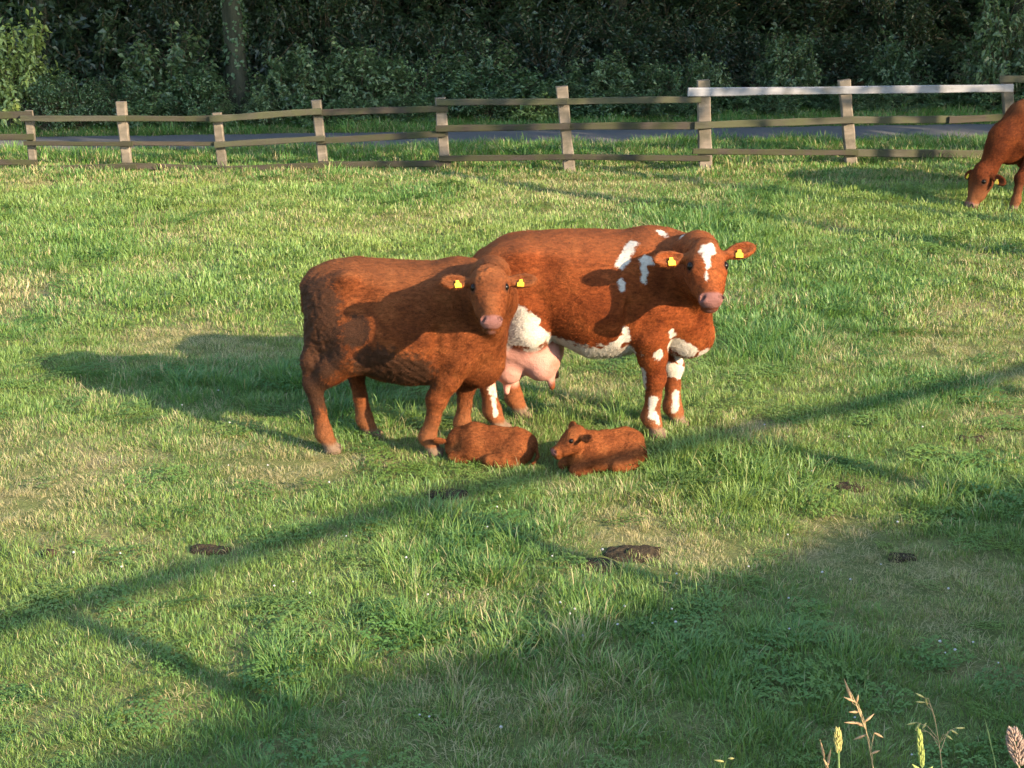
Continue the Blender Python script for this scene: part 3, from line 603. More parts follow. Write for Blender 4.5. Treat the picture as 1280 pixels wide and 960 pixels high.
# ================================================================== ANIMALS (implicit surfaces, one continuous mesh each)
def nrm(v): v = np.asarray(v, float); return v / np.linalg.norm(v)
class Field:
    def __init__(s, lo, hi, res):
        s.lo = np.array(lo, float); s.res = res; s.n = np.ceil((np.array(hi) - s.lo) / res).astype(int) + 1
        s.F = np.full(s.n, 0.3, np.float32)
        s.ax = [(s.lo[i] + np.arange(s.n[i]) * res).astype(np.float32) for i in range(3)]
    def box(s, lo, hi):
        a = np.clip(np.floor((np.array(lo) - s.lo) / s.res).astype(int), 0, s.n); b = np.clip(np.ceil((np.array(hi) - s.lo) / s.res).astype(int) + 1, 0, s.n)
        return tuple(slice(x, y) for x, y in zip(a, b))
    def pts(s, sl):
        return s.ax[0][sl[0]][:, None, None], s.ax[1][sl[1]][None, :, None], s.ax[2][sl[2]][None, None, :]
    def put(s, sl, d, k, sub=False):
        if d.size == 0: return
        a = s.F[sl]
        if sub:
            d = -d; h = np.clip(.5 - .5 * (d - a) / k, 0, 1); s.F[sl] = d * (1 - h) + a * h + k * h * (1 - h)
        else:
            h = np.clip(.5 + .5 * (d - a) / k, 0, 1); s.F[sl] = d * (1 - h) + a * h - k * h * (1 - h)
    def cone(s, a, b, ra, rb, k=.04, sub=False):
        a = np.array(a, float); b = np.array(b, float); m = max(ra, rb) + k + 2 * s.res
        sl = s.box(np.minimum(a, b) - m, np.maximum(a, b) + m); x, y, z = s.pts(sl); ab = b - a; L2 = float(ab @ ab) + 1e-12
        t = np.clip(((x - a[0]) * ab[0] + (y - a[1]) * ab[1] + (z - a[2]) * ab[2]) / L2, 0, 1)
        d = np.sqrt((x - a[0] - t * ab[0]) ** 2 + (y - a[1] - t * ab[1]) ** 2 + (z - a[2] - t * ab[2]) ** 2) - (ra + (rb - ra) * t)
        s.put(sl, d.astype(np.float32), k, sub)
    def chain(s, pts, rad, k=.03):
        for i in range(len(pts) - 1): s.cone(pts[i], pts[i + 1], rad[i], rad[i + 1], k)
    def ell(s, c, r, k=.05, R=None, sub=False):
        """ellipsoid; R columns are its axes"""
        c = np.array(c, float); r = np.array(r, float); R = np.eye(3) if R is None else np.asarray(R, float)
        e = np.sqrt(((R * r) ** 2).sum(1)) + k + 2 * s.res
        sl = s.box(c - e, c + e); x, y, z = s.pts(sl); x, y, z = x - c[0], y - c[1], z - c[2]
        q = [x * R[0, i] + y * R[1, i] + z * R[2, i] for i in range(3)]
        k0 = np.sqrt(sum((q[i] / r[i]) ** 2 for i in range(3))); k1 = np.sqrt(sum((q[i] / r[i] ** 2) ** 2 for i in range(3))) + 1e-6
        s.put(sl, (k0 * (k0 - 1) / k1).astype(np.float32), k, sub)
    def loft(s, tab, k=.05, p=2.25, wz=.46):
        tab = np.array(tab, float); sl = s.box((tab[0, 0], -9, -9), (tab[-1, 0], 9, 9)); x, y, z = s.pts(sl); xs = x[:, 0, 0].astype(float)
        xf = np.arange(tab[0, 0], tab[-1, 0], .01); ker = np.exp(-np.linspace(-2, 2, 9) ** 2); ker /= ker.sum()
        def col(i):
            v = np.interp(xf, tab[:, 0], tab[:, i]); v = np.convolve(np.pad(v, 4, mode='edge'), ker, 'valid'); return np.interp(xs, xf, v)
        top, bot, w = [col(i).astype(np.float32)[:, None, None] for i in (1, 2, 3)]
        zw = bot + wz * (top - bot); hh = np.maximum(np.where(z > zw, top - zw, zw - bot), .015)
        q = ((np.abs(y) / w) ** p + (np.abs(z - zw) / hh) ** p) ** (1 / p)
        s.put(sl, ((q - 1) * np.minimum(w, hh) * .85).astype(np.float32), k)
    def floor(s, z0):
        z = s.ax[2][None, None, :]; s.F = np.maximum(s.F, (z0 - z).astype(np.float32))
    def mesh(s):
        F = s.F; n = s.n; I = F < 0; V0 = np.full((n - 1), -1, np.int64)
        c = np.zeros(n - 1, np.int8)
        for a in (0, 1):
            for b in (0, 1):
                for d in (0, 1): c += I[a:n[0] - 1 + a, b:n[1] - 1 + b, d:n[2] - 1 + d]
        act = (c > 0) & (c < 8); ids = np.argwhere(act); V0[act] = np.arange(len(ids))
        P = np.zeros((len(ids), 3)); W = np.zeros(len(ids)); cor = [(a, b, d) for a in (0, 1) for b in (0, 1) for d in (0, 1)]
        vals = {q: F[ids[:, 0] + q[0], ids[:, 1] + q[1], ids[:, 2] + q[2]].astype(float) for q in cor}
        for q in cor:
            for ax in range(3):
                if q[ax]: continue
                r = list(q); r[ax] = 1; r = tuple(r); f0, f1 = vals[q], vals[r]; m = (f0 < 0) != (f1 < 0)
                t = np.where(m, f0 / np.where(m, f0 - f1, 1), 0)
                for j in range(3): P[:, j] += np.where(m, q[j] + (t if j == ax else 0), 0)
                W += m
        P = s.lo + (ids + P / W[:, None]) * s.res; Q = []
        for ax in range(3):
            u, v = (ax + 1) % 3, (ax + 2) % 3; lo = [slice(None)] * 3; hi = [slice(None)] * 3
            lo[ax] = slice(0, n[ax] - 1); hi[ax] = slice(1, n[ax]); A, B = I[tuple(lo)], I[tuple(hi)]
            e = np.argwhere(A != B); e = e[(e[:, u] > 0) & (e[:, v] > 0) & (e[:, u] < n[u] - 1) & (e[:, v] < n[v] - 1)]
            ins = A[e[:, 0], e[:, 1], e[:, 2]]
            def g(du, dv):
                w = e.copy(); w[:, u] -= du; w[:, v] -= dv; return V0[w[:, 0], w[:, 1], w[:, 2]]
            q = np.stack([g(1, 1), g(0, 1), g(0, 0), g(1, 0)], -1); q[~ins] = q[~ins][:, ::-1]; Q.append(q)
        return P, np.concatenate(Q)

class Scaled:
    """the same shapes with the x axis drawn out or shortened"""
    def __init__(s, F, lx): s.F = F; s.m = np.array([lx, 1, 1])
    def ell(s, c, r, k=.05, R=None, sub=False): s.F.ell(np.array(c) * s.m, np.array(r) * s.m, k, R, sub)
    def cone(s, a, b, ra, rb, k=.04, sub=False): s.F.cone(np.array(a) * s.m, np.array(b) * s.m, ra, rb, k, sub)
    def chain(s, pts, rad, k=.03): s.F.chain([np.array(p) * s.m for p in pts], rad, k)
    def loft(s, tab, **kw): s.F.loft([(t[0] * s.m[0],) + tuple(t[1:]) for t in tab], **kw)
def smooth_mesh(P, Q, it=2, lam=.5):
    e = np.concatenate([Q[:, [0, 1]], Q[:, [1, 2]], Q[:, [2, 3]], Q[:, [3, 0]]]); n = len(P)
    for _ in range(it):
        S = np.zeros_like(P); C = np.zeros(n)
        for j in range(3): S[:, j] = np.bincount(e[:, 0], P[e[:, 1], j], n) + np.bincount(e[:, 1], P[e[:, 0], j], n)
        C = np.bincount(e[:, 0], minlength=n) + np.bincount(e[:, 1], minlength=n)
        P = P + lam * (S / C[:, None] - P)
    return P
def vert_normals(P, Q):
    fn = np.cross(P[Q[:, 2]] - P[Q[:, 0]], P[Q[:, 3]] - P[Q[:, 1]]); N = np.zeros_like(P)
    for j in range(4):
        for c in range(3): N[:, c] += np.bincount(Q[:, j], fn[:, c], len(P))
    return N / (np.linalg.norm(N, axis=1)[:, None] + 1e-9)
def noise3(P, s, seed):
    return (vnoise(P[:, 0] * s + 3.1 * P[:, 2] * s * .31, P[:, 1] * s + P[:, 2] * s * .9, seed) + vnoise(P[:, 2] * s + 7, P[:, 0] * s - P[:, 1] * s * .7, seed + 5)) / 2
def capsules(P, caps, metric=None):
    """1 at a capsule's axis, 0 at its radius, negative beyond; highest of all"""
    out = np.full(len(P), -1.0)
    for a, b, r in caps:
        a = np.array(a); b = np.array(b); ab = b - a; t = np.clip(((P - a) @ ab) / (ab @ ab + 1e-9), 0, 1)
        dd = np.linalg.norm(P - a - t[:, None] * ab, axis=1)
        out = np.maximum(out, 1 - dd / r if metric is None else (r - dd) / metric)
    return out

class Head:
    """u runs down the face, v to the animal's left, w out of the forehead"""
    def __init__(s, poll, yaw, pitch, S=1.0, roll=0):
        g = np.array([math.cos(yaw), math.sin(yaw), 0]); z = np.array([0, 0, 1.0]); s.S = S
        s.u = math.cos(pitch) * g - math.sin(pitch) * z; s.w = math.sin(pitch) * g + math.cos(pitch) * z; s.v = np.cross(s.w, s.u)
        if roll:
            c, d = math.cos(roll), math.sin(roll); s.v, s.w = c * s.v + d * s.w, c * s.w - d * s.v
        s.o = np.array(poll, float); s.R = np.stack([s.u, s.v, s.w], 1)
    def p(s, u, v, w): return s.o + s.S * (s.u * u + s.v * v + s.w * w)
    def loc(s, P): return (P - s.o) @ s.R / s.S
def add_head(F, H, calf=False, ear=(.0, .0), earlen=.102, pollw=0, sn=1, fh=1):
    H.sn = sn; S = H.S; R = H.R; fu = lambda c: (.16 - (.16 - c[0]) * fh if c[0] < .16 else .16 + (c[0] - .16) * sn, c[1], c[2]); E = lambda c, r, k=.03, sub=False, RR=None: F.ell(H.p(*fu(c)), np.array(r) * S, k * S, R if RR is None else RR, sub)
    C = lambda a, b, ra, rb, k=.03, sub=False: F.cone(H.p(*fu(a)), H.p(*fu(b)), ra * S, rb * S, k * S, sub)
    E((.085, 0, -.05), (.115, .108 + pollw * .5, .105), .03)                    # cranium
    E((.0, 0, -.045), (.055, .075 + pollw, .07), .05)                       # poll
    for s in (-1, 1):
        E((.165, s * .070, -.035), (.075, .058, .062), .045)         # brow and orbit
        C((.17, s * .06, -.12), (.33, s * .048, -.085), .072, .05, .05)  # cheek and jaw
        E((.255, s * .055, -.06), (.09, .04, .055), .05)
    C((.12, 0, -.045), (.40, 0, -.03), .098, .062, .04)            # bridge of the nose
    C((.24, 0, -.11), (.43, 0, -.075), .07, .045, .05)             # lower jaw
    E((.445, 0, -.028), (.056, .074, .058), .035)                  # muzzle
    E((.475, 0, -.085), (.035, .058, .036), .02)                   # chin and lower lip
    for s in (-1, 1):
        E((.452, s * .056, .012), (.028, .026, .022), .02)          # nostril rim
        Rn = R.copy()
        c, d = math.cos(s * .55), math.sin(s * .55); Rn = np.stack([c * H.u + d * H.v, -d * H.u + c * H.v, H.w], 1)
        E((.455, s * .060, .035), (.030, .015, .040), .008, True, Rn)  # nostril
        E((.160, s * .116, -.006), (.027, .016, .020), .010, True)   # eye socket
    C((.470, -.075, -.062), (.470, .075, -.062), .006, .006, .012, True)  # mouth line
    ears = []
    for i, s in enumerate((-1, 1)):
        tilt, fwd = ear if not isinstance(ear[0], tuple) else ear[i]
        # ear: axis outwards, width, and cupped side towards w
        ax = nrm(H.v * s * math.cos(tilt) + H.u * math.sin(tilt) + H.w * fwd); wd = nrm(H.u - ax * (H.u @ ax)); cp = np.cross(ax, wd) * s
        if cp @ H.w < 0: cp = -cp
        Re = np.stack([ax, wd, cp], 1); b = H.p(*fu((.055, s * .088, -.07)))
        F.cone(b, b + ax * .07 * S, .032 * S, .03 * S, .03 * S)
        ec = b + ax * (.045 + earlen) * S
        F.ell(ec, np.array([earlen, .058, .028]) * S, .02 * S, Re)
        F.ell(ec + cp * .030 * S + ax * .008 * S, np.array([earlen * .84, .040, .028]) * S, .006 * S, Re, sub=True)
        ears.append((ec, ax, wd, cp))
    return ears

def leg_front(F, s, foot, S, sh=(.50, .20, .86), el=(.44, .205, .70), lift=0):
    fx, fy = foot; g = F; sh = (sh[0] * S, sh[1], sh[2]); el = (el[0] * S, el[1], el[2])
    kx, ky = fx * .80 + el[0] * .20 + .012, fy * .75 + s * el[1] * .25
    pts = [(sh[0], s * sh[1], sh[2]), (el[0], s * el[1], el[2]), ((el[0] + kx) / 2 + .005, (s * el[1] + ky) / 2, .55), (kx, ky, .405), (kx * .6 + fx * .4, ky * .5 + fy * .5, .27), (fx - .012, fy, .135), (fx + .015, fy, .085)]
    g.chain(pts, [.14, .13, .092, .069, .047, .059, .051], .03)
    g.ell((kx + .012, ky, .40), (.058, .056, .07), .03)
    for t in (-1, 1):
        g.cone((fx + .012, fy + t * .026, .075), (fx + .035, fy + t * .029, .028), .040, .038, .015)
        g.ell((fx + .038, fy + t * .030, .022), (.064, .032, .036), .012)
        g.ell((fx - .035, fy + t * .022, .105), (.018, .015, .02), .012)
def leg_hind(F, s, foot, S):
    fx, fy = foot; hx, hy = fx - .075, fy * .8 + s * .19 * .2; g = F
    g.ell((-.56 * S, s * .165, .93), (.235 * S, .145, .31), .09)                          # thigh
    g.chain([(-.40 * S, s * .22, .84), (-.40 * S, s * .235, .72), ((-.42 * S + hx) / 2 - .01, (s * .22 + hy) / 2, .60), (hx + .015, hy, .485)], [.15, .13, .097, .064], .06)
    g.chain([(-.70 * S, s * .14, .86), (hx - .02, hy * .9 + s * .15 * .1, .66), (hx - .035, hy, .52)], [.10, .055, .038], .05)  # hamstring to hock
    g.ell((hx, hy, .485), (.062, .05, .075), .03)
    g.chain([(hx, hy, .48), (hx * .55 + fx * .45, hy * .5 + fy * .5, .30), (fx - .015, fy, .14), (fx + .012, fy, .085)], [.061, .047, .059, .051], .025)
    for t in (-1, 1):
        g.cone((fx + .02, fy + t * .026, .075), (fx + .048, fy + t * .028, .028), .040, .037, .015)
        g.ell((fx + .053, fy + t * .030, .022), (.062, .031, .036), .012)
        g.ell((fx - .04, fy + t * .022, .11), (.018, .015, .02), .012)

TORSO = [(-.86, 1.14, 1.02, .03), (-.82, 1.20, .90, .12), (-.74, 1.275, .80, .20), (-.62, 1.315, .73, .25), (-.45, 1.335, .67, .30), (-.22, 1.325, .60, .355), (.02, 1.315, .565, .375), (.22, 1.315, .575, .355), (.42, 1.335, .605, .30), (.56, 1.325, .61, .265), (.68, 1.24, .60, .225), (.78, 1.09, .62, .18), (.85, .93, .70, .10)]
def adult(res, H, feet, torso=TORSO, udder=False, neck_mid=None, dew=1.0, ear=(.25, .1), graze=False, bulge=0, S=1, nlift=0, pollw=0, drop=0, lx=1, bris=0, sn=1, gut=0, fh=1, bx=0):
    """feet: RF, LF, RH, LH in local metres (x forward, y left)"""
    lo = [-1.08, -.62, -.03]; hi = [1.05, .62, 1.45]
    hp = [H.p(a, b, c) for a in (-.12, .55) for b in (-.36, .36) for c in (-.22, .15)]
    for q in hp: lo = np.minimum(lo, q); hi = np.maximum(hi, q)
    lo[2] = -.03
    F0 = Field(lo, hi, res); F = Scaled(F0, lx); inv = np.array([1 / lx, 1, 1])
    feet = [(f[0], f[1]) for f in feet]
    F.loft(torso)
    F.ell((-.02 + gut, 0, .86 - bulge), (.55 - gut, .385 + bulge, .29), .12)                                # gut
    for s in (-1, 1):
        F.ell((-.44, s * .235, 1.235 - drop * .6), (.085, .055, .06), .07); F.ell((-.77, s * .105, 1.15 - drop), (.08, .055, .06), .08)   # hook and pin bones
        F.ell((.46, s * .205, .98), (.15, .085, .30), .08, np.stack([nrm([1, 0, .35]), [0, 1, 0], nrm([-.35, 0, 1])], 1))  # shoulder blade
        F.ell((.64, s * .165, .83), (.12, .095, .13), .07)                               # point of shoulder
        F.ell((-.27, s * .40, 1.15), (.10, .09, .085), .09, sub=True)                    # hollow of the flank
    for s in (-1, 1): F.cone((.27, s * .375, .56), (.30, s * .35, .92), .03, .012, .06, sub=True)           # crease behind the foreleg
    F.ell((.70 - bx, 0, .68 - bris), (.19, .13, .15 + bris * .4), .09)                                          # brisket
    P0 = H.p(.02, 0, -.10) * inv; J = H.p(.17, 0, -.15) * inv; nm = np.array(neck_mid) if neck_mid is not None else (np.array([.66, 0, 1.14]) + P0) / 2 + np.array([.03, 0, nlift])
    up = np.array([0, 0, 1.0])
    F.chain([(.42, 0, 1.15), (.60, 0, 1.12), nm + up * .03, P0], [.17, .165, .112, .082], .08)
    F.chain([(.60, 0, .92), nm * .5 + np.array([.70, 0, .92]) * .5, nm - up * .10, J], [.215, .165, .12, .085], .08)
    # dewlap
    q1 = nm * .55 + J * .45 - up * .14; q2 = np.array([.80 - .7 * bx, 0, .80]); q3 = np.array([.80 - 1.4 * bx, 0, .64 - bris]) if not graze else np.array([.78, 0, .62])
    q2 = q2 * .75 + np.array([nm[0], nm[1], .80]) * .25
    F.chain([J - up * .02, q1, q2, q3], [.035, .045 * dew, .055 * dew, .06], .07)
    leg_front(F0, -1, feet[0], lx); leg_front(F0, 1, feet[1], lx); leg_hind(F0, -1, feet[2], lx); leg_hind(F0, 1, feet[3], lx)
    ears = add_head(F0, H, ear=ear, pollw=pollw, sn=sn, fh=fh)
    # tail
    F.chain([(-.76, .02, 1.20 - drop), (-.845, .04, 1.12 - drop), (-.85, .07, .95 - drop * .5), (-.80, .09, .72), (-.79, .09, .55)], [.05, .034, .024, .02, .02], .04)
    F.ell((-.79, .09, .45), (.035, .03, .13), .03)
    if udder:
        for s in (-1, 1): F.ell((-.44, s * .15, .60), (.21, .13, .16), .05)
        F.ell((-.45, 0, .56), (.25, .23, .20), .05)
        for s in (-1, 1):
            F.ell((-.56, s * .11, .475), (.14, .125, .16), .03); F.ell((-.33, s * .115, .50), (.145, .13, .155), .03)
            F.cone((-.57, s * .11, .335), (-.575, s * .12, .26), .032, .019, .02); F.cone((-.26, s * .115, .38), (-.245, s * .125, .305), .032, .019, .02)
    F0.floor(-.006)
    return F0, ears

def coat_material(name, c_dark, c_mid, c_light, dirt=(.026, .014, .008), fuzz=.8):
    m, nt, p, out = newmat(name)
    n1 = noise_n(nt, 5.5, 5, .6, dist=.4); n2 = noise_n(nt, 55, 4, .7, stretch=(.45, 1, 1)); n3 = noise_n(nt, 190, 3, .6, stretch=(.5, 1, .8))
    base = ramp(nt, n1.outputs[0], [(.3, c_dark), (.5, c_mid), (.72, c_light)]).outputs[0]
    hair = ramp(nt, n2.outputs[0], [(.28, .5), (.5, 1.0), (.72, 1.5)]).outputs[0]
    base = mix(nt, 1, base, hair, 'MULTIPLY')
    tn = node(nt, 'ShaderNodeCombineColor'); t1 = mth(nt, 'ADD', attr(nt, 'tone'), 1.0)
    for i in range(3): nt.links.new(t1, tn.inputs[i])
    base = mix(nt, 1, base, tn.outputs[0], 'MULTIPLY')
    def edge(name, soft, wob, scale):
        n = noise_n(nt, scale, 4, .6); v = mth(nt, 'ADD', attr(nt, name), mth(nt, 'MULTIPLY', mth(nt, 'SUBTRACT', n.outputs[0], .5), wob))
        s = node(nt, 'ShaderNodeMapRange', interpolation_type='SMOOTHSTEP'); s.inputs['From Min'].default_value = -soft; s.inputs['From Max'].default_value = soft
        nt.links.new(v, s.inputs[0]); return s.outputs[0]
    base = mix(nt, attr(nt, 'tan'), base, (.20, .085, .036))           # bleached, paler hair
    base = mix(nt, mth(nt, 'MULTIPLY', edge('dirt', .25, 1.6, 26), .85), base, dirt)
    white = mix(nt, 1, (.34, .29, .225), hair, 'MULTIPLY'); white = mix(nt, .6, white, (.40, .355, .29))
    base = mix(nt, edge('white', .20, 1.5, 24), base, white)
    base = mix(nt, edge('pink', .30, .5, 18), base, (.14, .062, .050))
    base = mix(nt, edge('udder', .30, .3, 18), base, (.42, .20, .15))
    base = mix(nt, edge('hoof', .2, .3, 30), base, (.13, .085, .055))
    base = mix(nt, mth(nt, 'MULTIPLY', attr(nt, 'eyerim_nostril'), .85), base, (.016, .008, .005))
    nt.links.new(base, p.inputs['Base Color'])
    p.inputs['Roughness'].default_value = .75; p.inputs['Specular IOR Level'].default_value = .06
    p.inputs['Sheen Weight'].default_value = .0; p.inputs['Sheen Roughness'].default_value = .5; p.inputs['Sheen Tint'].default_value = (1, .75, .5, 1)
    hb = mth(nt, 'ADD', mth(nt, 'MULTIPLY', n2.outputs[0], .6), mth(nt, 'MULTIPLY', n3.outputs[0], .5))
    bump(nt, p, hb, fuzz, .012)
    return m
M['coat_red'] = coat_material('red_brown_coat', (.072, .0155, .0038), (.115, .0262, .0062), (.165, .043, .0105))
M['coat_dun'] = coat_material('dusty_red_coat', (.058, .0155, .0046), (.100, .0265, .0072), (.142, .043, .0125), fuzz=.9)
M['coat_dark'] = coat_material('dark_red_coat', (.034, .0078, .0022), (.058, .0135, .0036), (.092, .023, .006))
M['coat_calf'] = coat_material('calf_coat', (.078, .0215, .0066), (.128, .037, .011), (.175, .056, .017), fuzz=.8)
def shiny(name, col, rough):
    m, nt, p, out = newmat(name); n = noise_n(nt, 30, 3); nt.links.new(mix(nt, n.outputs[0], [c * .8 for c in col], [c * 1.2 for c in col]), p.inputs['Base Color']); p.inputs['Roughness'].default_value = rough; return m
M['eye'] = shiny('eye', (.004, .003, .002), .25)
M['eye'].node_tree.nodes['Principled BSDF'].inputs['Specular IOR Level'].default_value = .12
M['tag'] = shiny('yellow_tag_plastic', (.50, .32, .010), .5)

def finish_animal(name, F, H, mat, loc, heading, S, paint, ears, label, disp=None, tags=True, smooth=2, cat='cow', group=None, tagsize=1, hair=(.013, 100000)):
    P, Q = F.mesh(); P = smooth_mesh(P, Q, smooth, .5); N = vert_normals(P, Q)
    if disp is not None: P = P + N * disp(P)[:, None]
    at_ = paint(P, N, H)
    me = mesh_np('body', P, [Q])
    for k in ('white', 'pink', 'udder', 'dirt', 'hoof', 'tan', 'eyerim_nostril'): vattr(me, k, at_.get(k, np.full(len(P), 0.0 if k in ('tan', 'eyerim_nostril') else -1.0)))
    root = empty(name, (loc[0], loc[1], loc[2] if len(loc) > 2 else 0), heading, S)
    link('body', me, mat, root)
    # short hair: flat slivers combed back and down over the hide
    r = np.random.default_rng(len(P)); N = vert_normals(P, Q); L0, nh = hair
    bare = np.maximum.reduce([at_.get('pink', -np.ones(len(P))), at_.get('udder', -np.ones(len(P))), at_.get('hoof', -np.ones(len(P))), at_.get('eyerim_nostril', np.zeros(len(P))) - .15])
    pick = r.integers(0, len(P), nh); pick = pick[(bare[pick] < 0) & (P[pick, 2] > .03)]
    p0 = P[pick] + r.normal(0, .003, (len(pick), 3)); n0 = N[pick]; q = H.loc(p0)
    low = (1 - sstep(.45, .7, p0[:, 2]))[:, None]; comb = np.array([-1, 0, -.55]) * (1 - low) + np.array([-.25, 0, -1.0]) * low
    onhead = (np.linalg.norm((q - [.2, 0, -.06]) / [.34, .17, .2], axis=1) < 1)[:, None]; comb = np.where(onhead, H.u * 1.0, comb) + r.normal(0, .30, p0.shape)
    comb -= n0 * (comb * n0).sum(1)[:, None]; comb /= np.linalg.norm(comb, axis=1)[:, None] + 1e-6
    dr = comb + n0 * np.abs(r.normal(.28, .16, len(pick)))[:, None]; ln = (L0 * r.uniform(.5, 1.3, len(pick)) * np.where(onhead[:, 0], .6, 1))[:, None]
    sd = np.cross(n0, comb) * (.0011 + .0006 * r.uniform(size=(len(pick), 1)))
    hv = np.stack([p0 - n0 * .002 + sd, p0 - n0 * .002 - sd, p0 + dr * ln], 1).reshape(-1, 3); hm = mesh_np('coat_hair', hv, [np.arange(len(hv)).reshape(-1, 3)], smooth=False)
    for k in ('white', 'pink', 'udder', 'dirt', 'hoof', 'tan', 'eyerim_nostril'): vattr(hm, k, np.repeat(at_.get(k, np.full(len(P), 0.0 if k in ('tan', 'eyerim_nostril') else -1.0))[pick], 3))
    vattr(hm, 'tone', np.repeat(np.clip(r.normal(.05, .30, len(pick)), -.6, .8), 3))
    link('coat_hair', hm, mat, root)['kind'] = 'stuff'
    for s in (-1, 1):
        bm = bmesh.new(); bmesh.ops.create_uvsphere(bm, u_segments=16, v_segments=10, radius=.0275 * H.S)
        for f in bm.faces: f.smooth = True
        em = bpy.data.meshes.new('eye'); bm.to_mesh(em); bm.free()
        e = link('eye', em, M['eye'], root); e.location = H.p(.160, s * .104, -.010)
    if tags:
        for (ec, ax, wd, cp) in ears:
            # flag-shaped yellow plate with a stud, hanging in the ear
            w, h, t = .023 * H.S * tagsize, .029 * H.S * tagsize, .0025
            out = [(-.45, .9), (.45, .9), (.55, .25), (1, .05), (1, -1), (-1, -1), (-1, .05), (-.55, .25)]
            V = [(x * w, y * h, z) for z in (-t, t) for x, y in out]; n = len(out)
            Fc = [tuple(range(n - 1, -1, -1)), tuple(range(n, 2 * n))] + [(i, (i + 1) % n, n + (i + 1) % n, n + i) for i in range(n)]
            tm = bpy.data.meshes.new('ear_tag'); tm.from_pydata(V, [], Fc); tm.update()
            o = link('ear_tag', tm, M['tag'], root)
            dn = nrm(np.array([0, 0, -1.0]) - cp * (-cp[2])); sx = np.cross(-dn, cp)
            c = ec - ax * .012 * H.S + dn * .028 * H.S + cp * .022 * H.S
            o.matrix_local = Matrix(((sx[0], -dn[0], cp[0], c[0]), (sx[1], -dn[1], cp[1], c[1]), (sx[2], -dn[2], cp[2], c[2]), (0, 0, 0, 1)))
    tag(root, label, cat, group)
    return root
def base_paint(P, N, H, extra=None):
    q = H.loc(P); sn = getattr(H, 'sn', 1); q[:, 0] = np.where(q[:, 0] > .16, .16 + (q[:, 0] - .16) / sn, q[:, 0]); d = {}
    d['eyerim_nostril'] = np.clip(capsules(q, [((.16, v * .108, -.008), (.178, v * .106, -.004), .046) for v in (-1, 1)] + [((.448, v * .052, .022), (.462, v * .062, .018), .021) for v in (-1, 1)]) * 1.6, 0, 1)  # dark eye rims, plus the shade of the nostril hollows painted in
    d['pink'] = np.maximum(capsules(q, [((.468, -.035, .005), (.468, .035, .005), .062), ((.475, 0, -.085), (.475, 0, -.07), .05)]) * 1.6 - .1, -1)
    hoof = .075 - P[:, 2]; d['hoof'] = np.clip(hoof * 12, -1, 1)
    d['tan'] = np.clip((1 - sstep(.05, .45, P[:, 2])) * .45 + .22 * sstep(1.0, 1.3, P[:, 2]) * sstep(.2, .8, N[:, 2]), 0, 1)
    return d
def to_local(pt, loc, heading, S):
    d = (np.array(pt[:2]) - np.array(loc[:2])) / S; c, s = math.cos(heading), math.sin(heading)
    return (d[0] * c + d[1] * s, -d[0] * s + d[1] * c)

# ---------------------------------------------------------------- left cow
RAD = math.radians
def head_at(px, py, Y, loc, heading, S, yaw, pitch, hs, roll=0):
    """head whose poll stands at a measured place; yaw is a world heading"""
    w = at(px, py, Y); x, y = to_local(w, loc, heading, S)
    return Head((x, y, w[2] / S), RAD(yaw) - heading, RAD(pitch), hs, roll)
L1, H1, S1 = (-.715, 10.55), RAD(-4), .985
feet = [to_local(ground(*q), L1, H1, S1) for q in ((537, 569), (580, 551), (408, 565), (459, 547))]
hd1 = head_at(611, 333, 9.80, L1, H1, S1, -86, 46, .935)
TORSO1 = [(a if a < .6 else a - .05, b, c - np.interp(a, [-.7, -.45, 0, .4, .7], [.05, .11, .11, .12, .10]), d) for a, b, c, d in TORSO]
F1, e1 = adult(.0095, hd1, feet, torso=TORSO1, ear=(.05, .15), bulge=.03, nlift=.02, pollw=.035, lx=.838, bris=.07, dew=1.3, sn=.90, fh=.74, bx=.11)
def paint1(P, N, H):
    d = base_paint(P, N, H); d['pink'] = d['pink'] - .25
    d['dirt'] = np.maximum(capsules(P, [((-.15, -.40, .62), (.04, -.38, .58), .20), ((-.65, -.28, 1.05), (-.6, -.28, .75), .24), ((-.3, -.4, .95), (-.3, -.4, .9), .10), ((-.55, -.2, .6), (-.68, -.2, .35), .13), ((-.4, .2, .5), (-.55, .2, .35), .13)]) * 1.3 + .02, -1)
    return d
def disp1(P):
    m = np.clip(capsules(P, [((-.15, -.42, .64), (.02, -.38, .62), .24), ((-.68, -.26, 1.05), (-.6, -.28, .8), .24)]), 0, 1) ** .5
    q = hd1.loc(P); f = np.clip(1 - np.linalg.norm((q - [.07, 0, .03]) / [.12, .12, .12], axis=1), 0, 1) ** .5
    return (m * .010 + f * .018 + .0015) * (noise3(P, 38, 3) - .45) * 2
finish_animal('cow', F1, hd1, M['coat_dun'], L1, H1, S1, paint1, e1, 'dusty red-brown cow standing on the left with dung-caked flank', disp1, group='cattle in the pasture', hair=(.017, 115000))
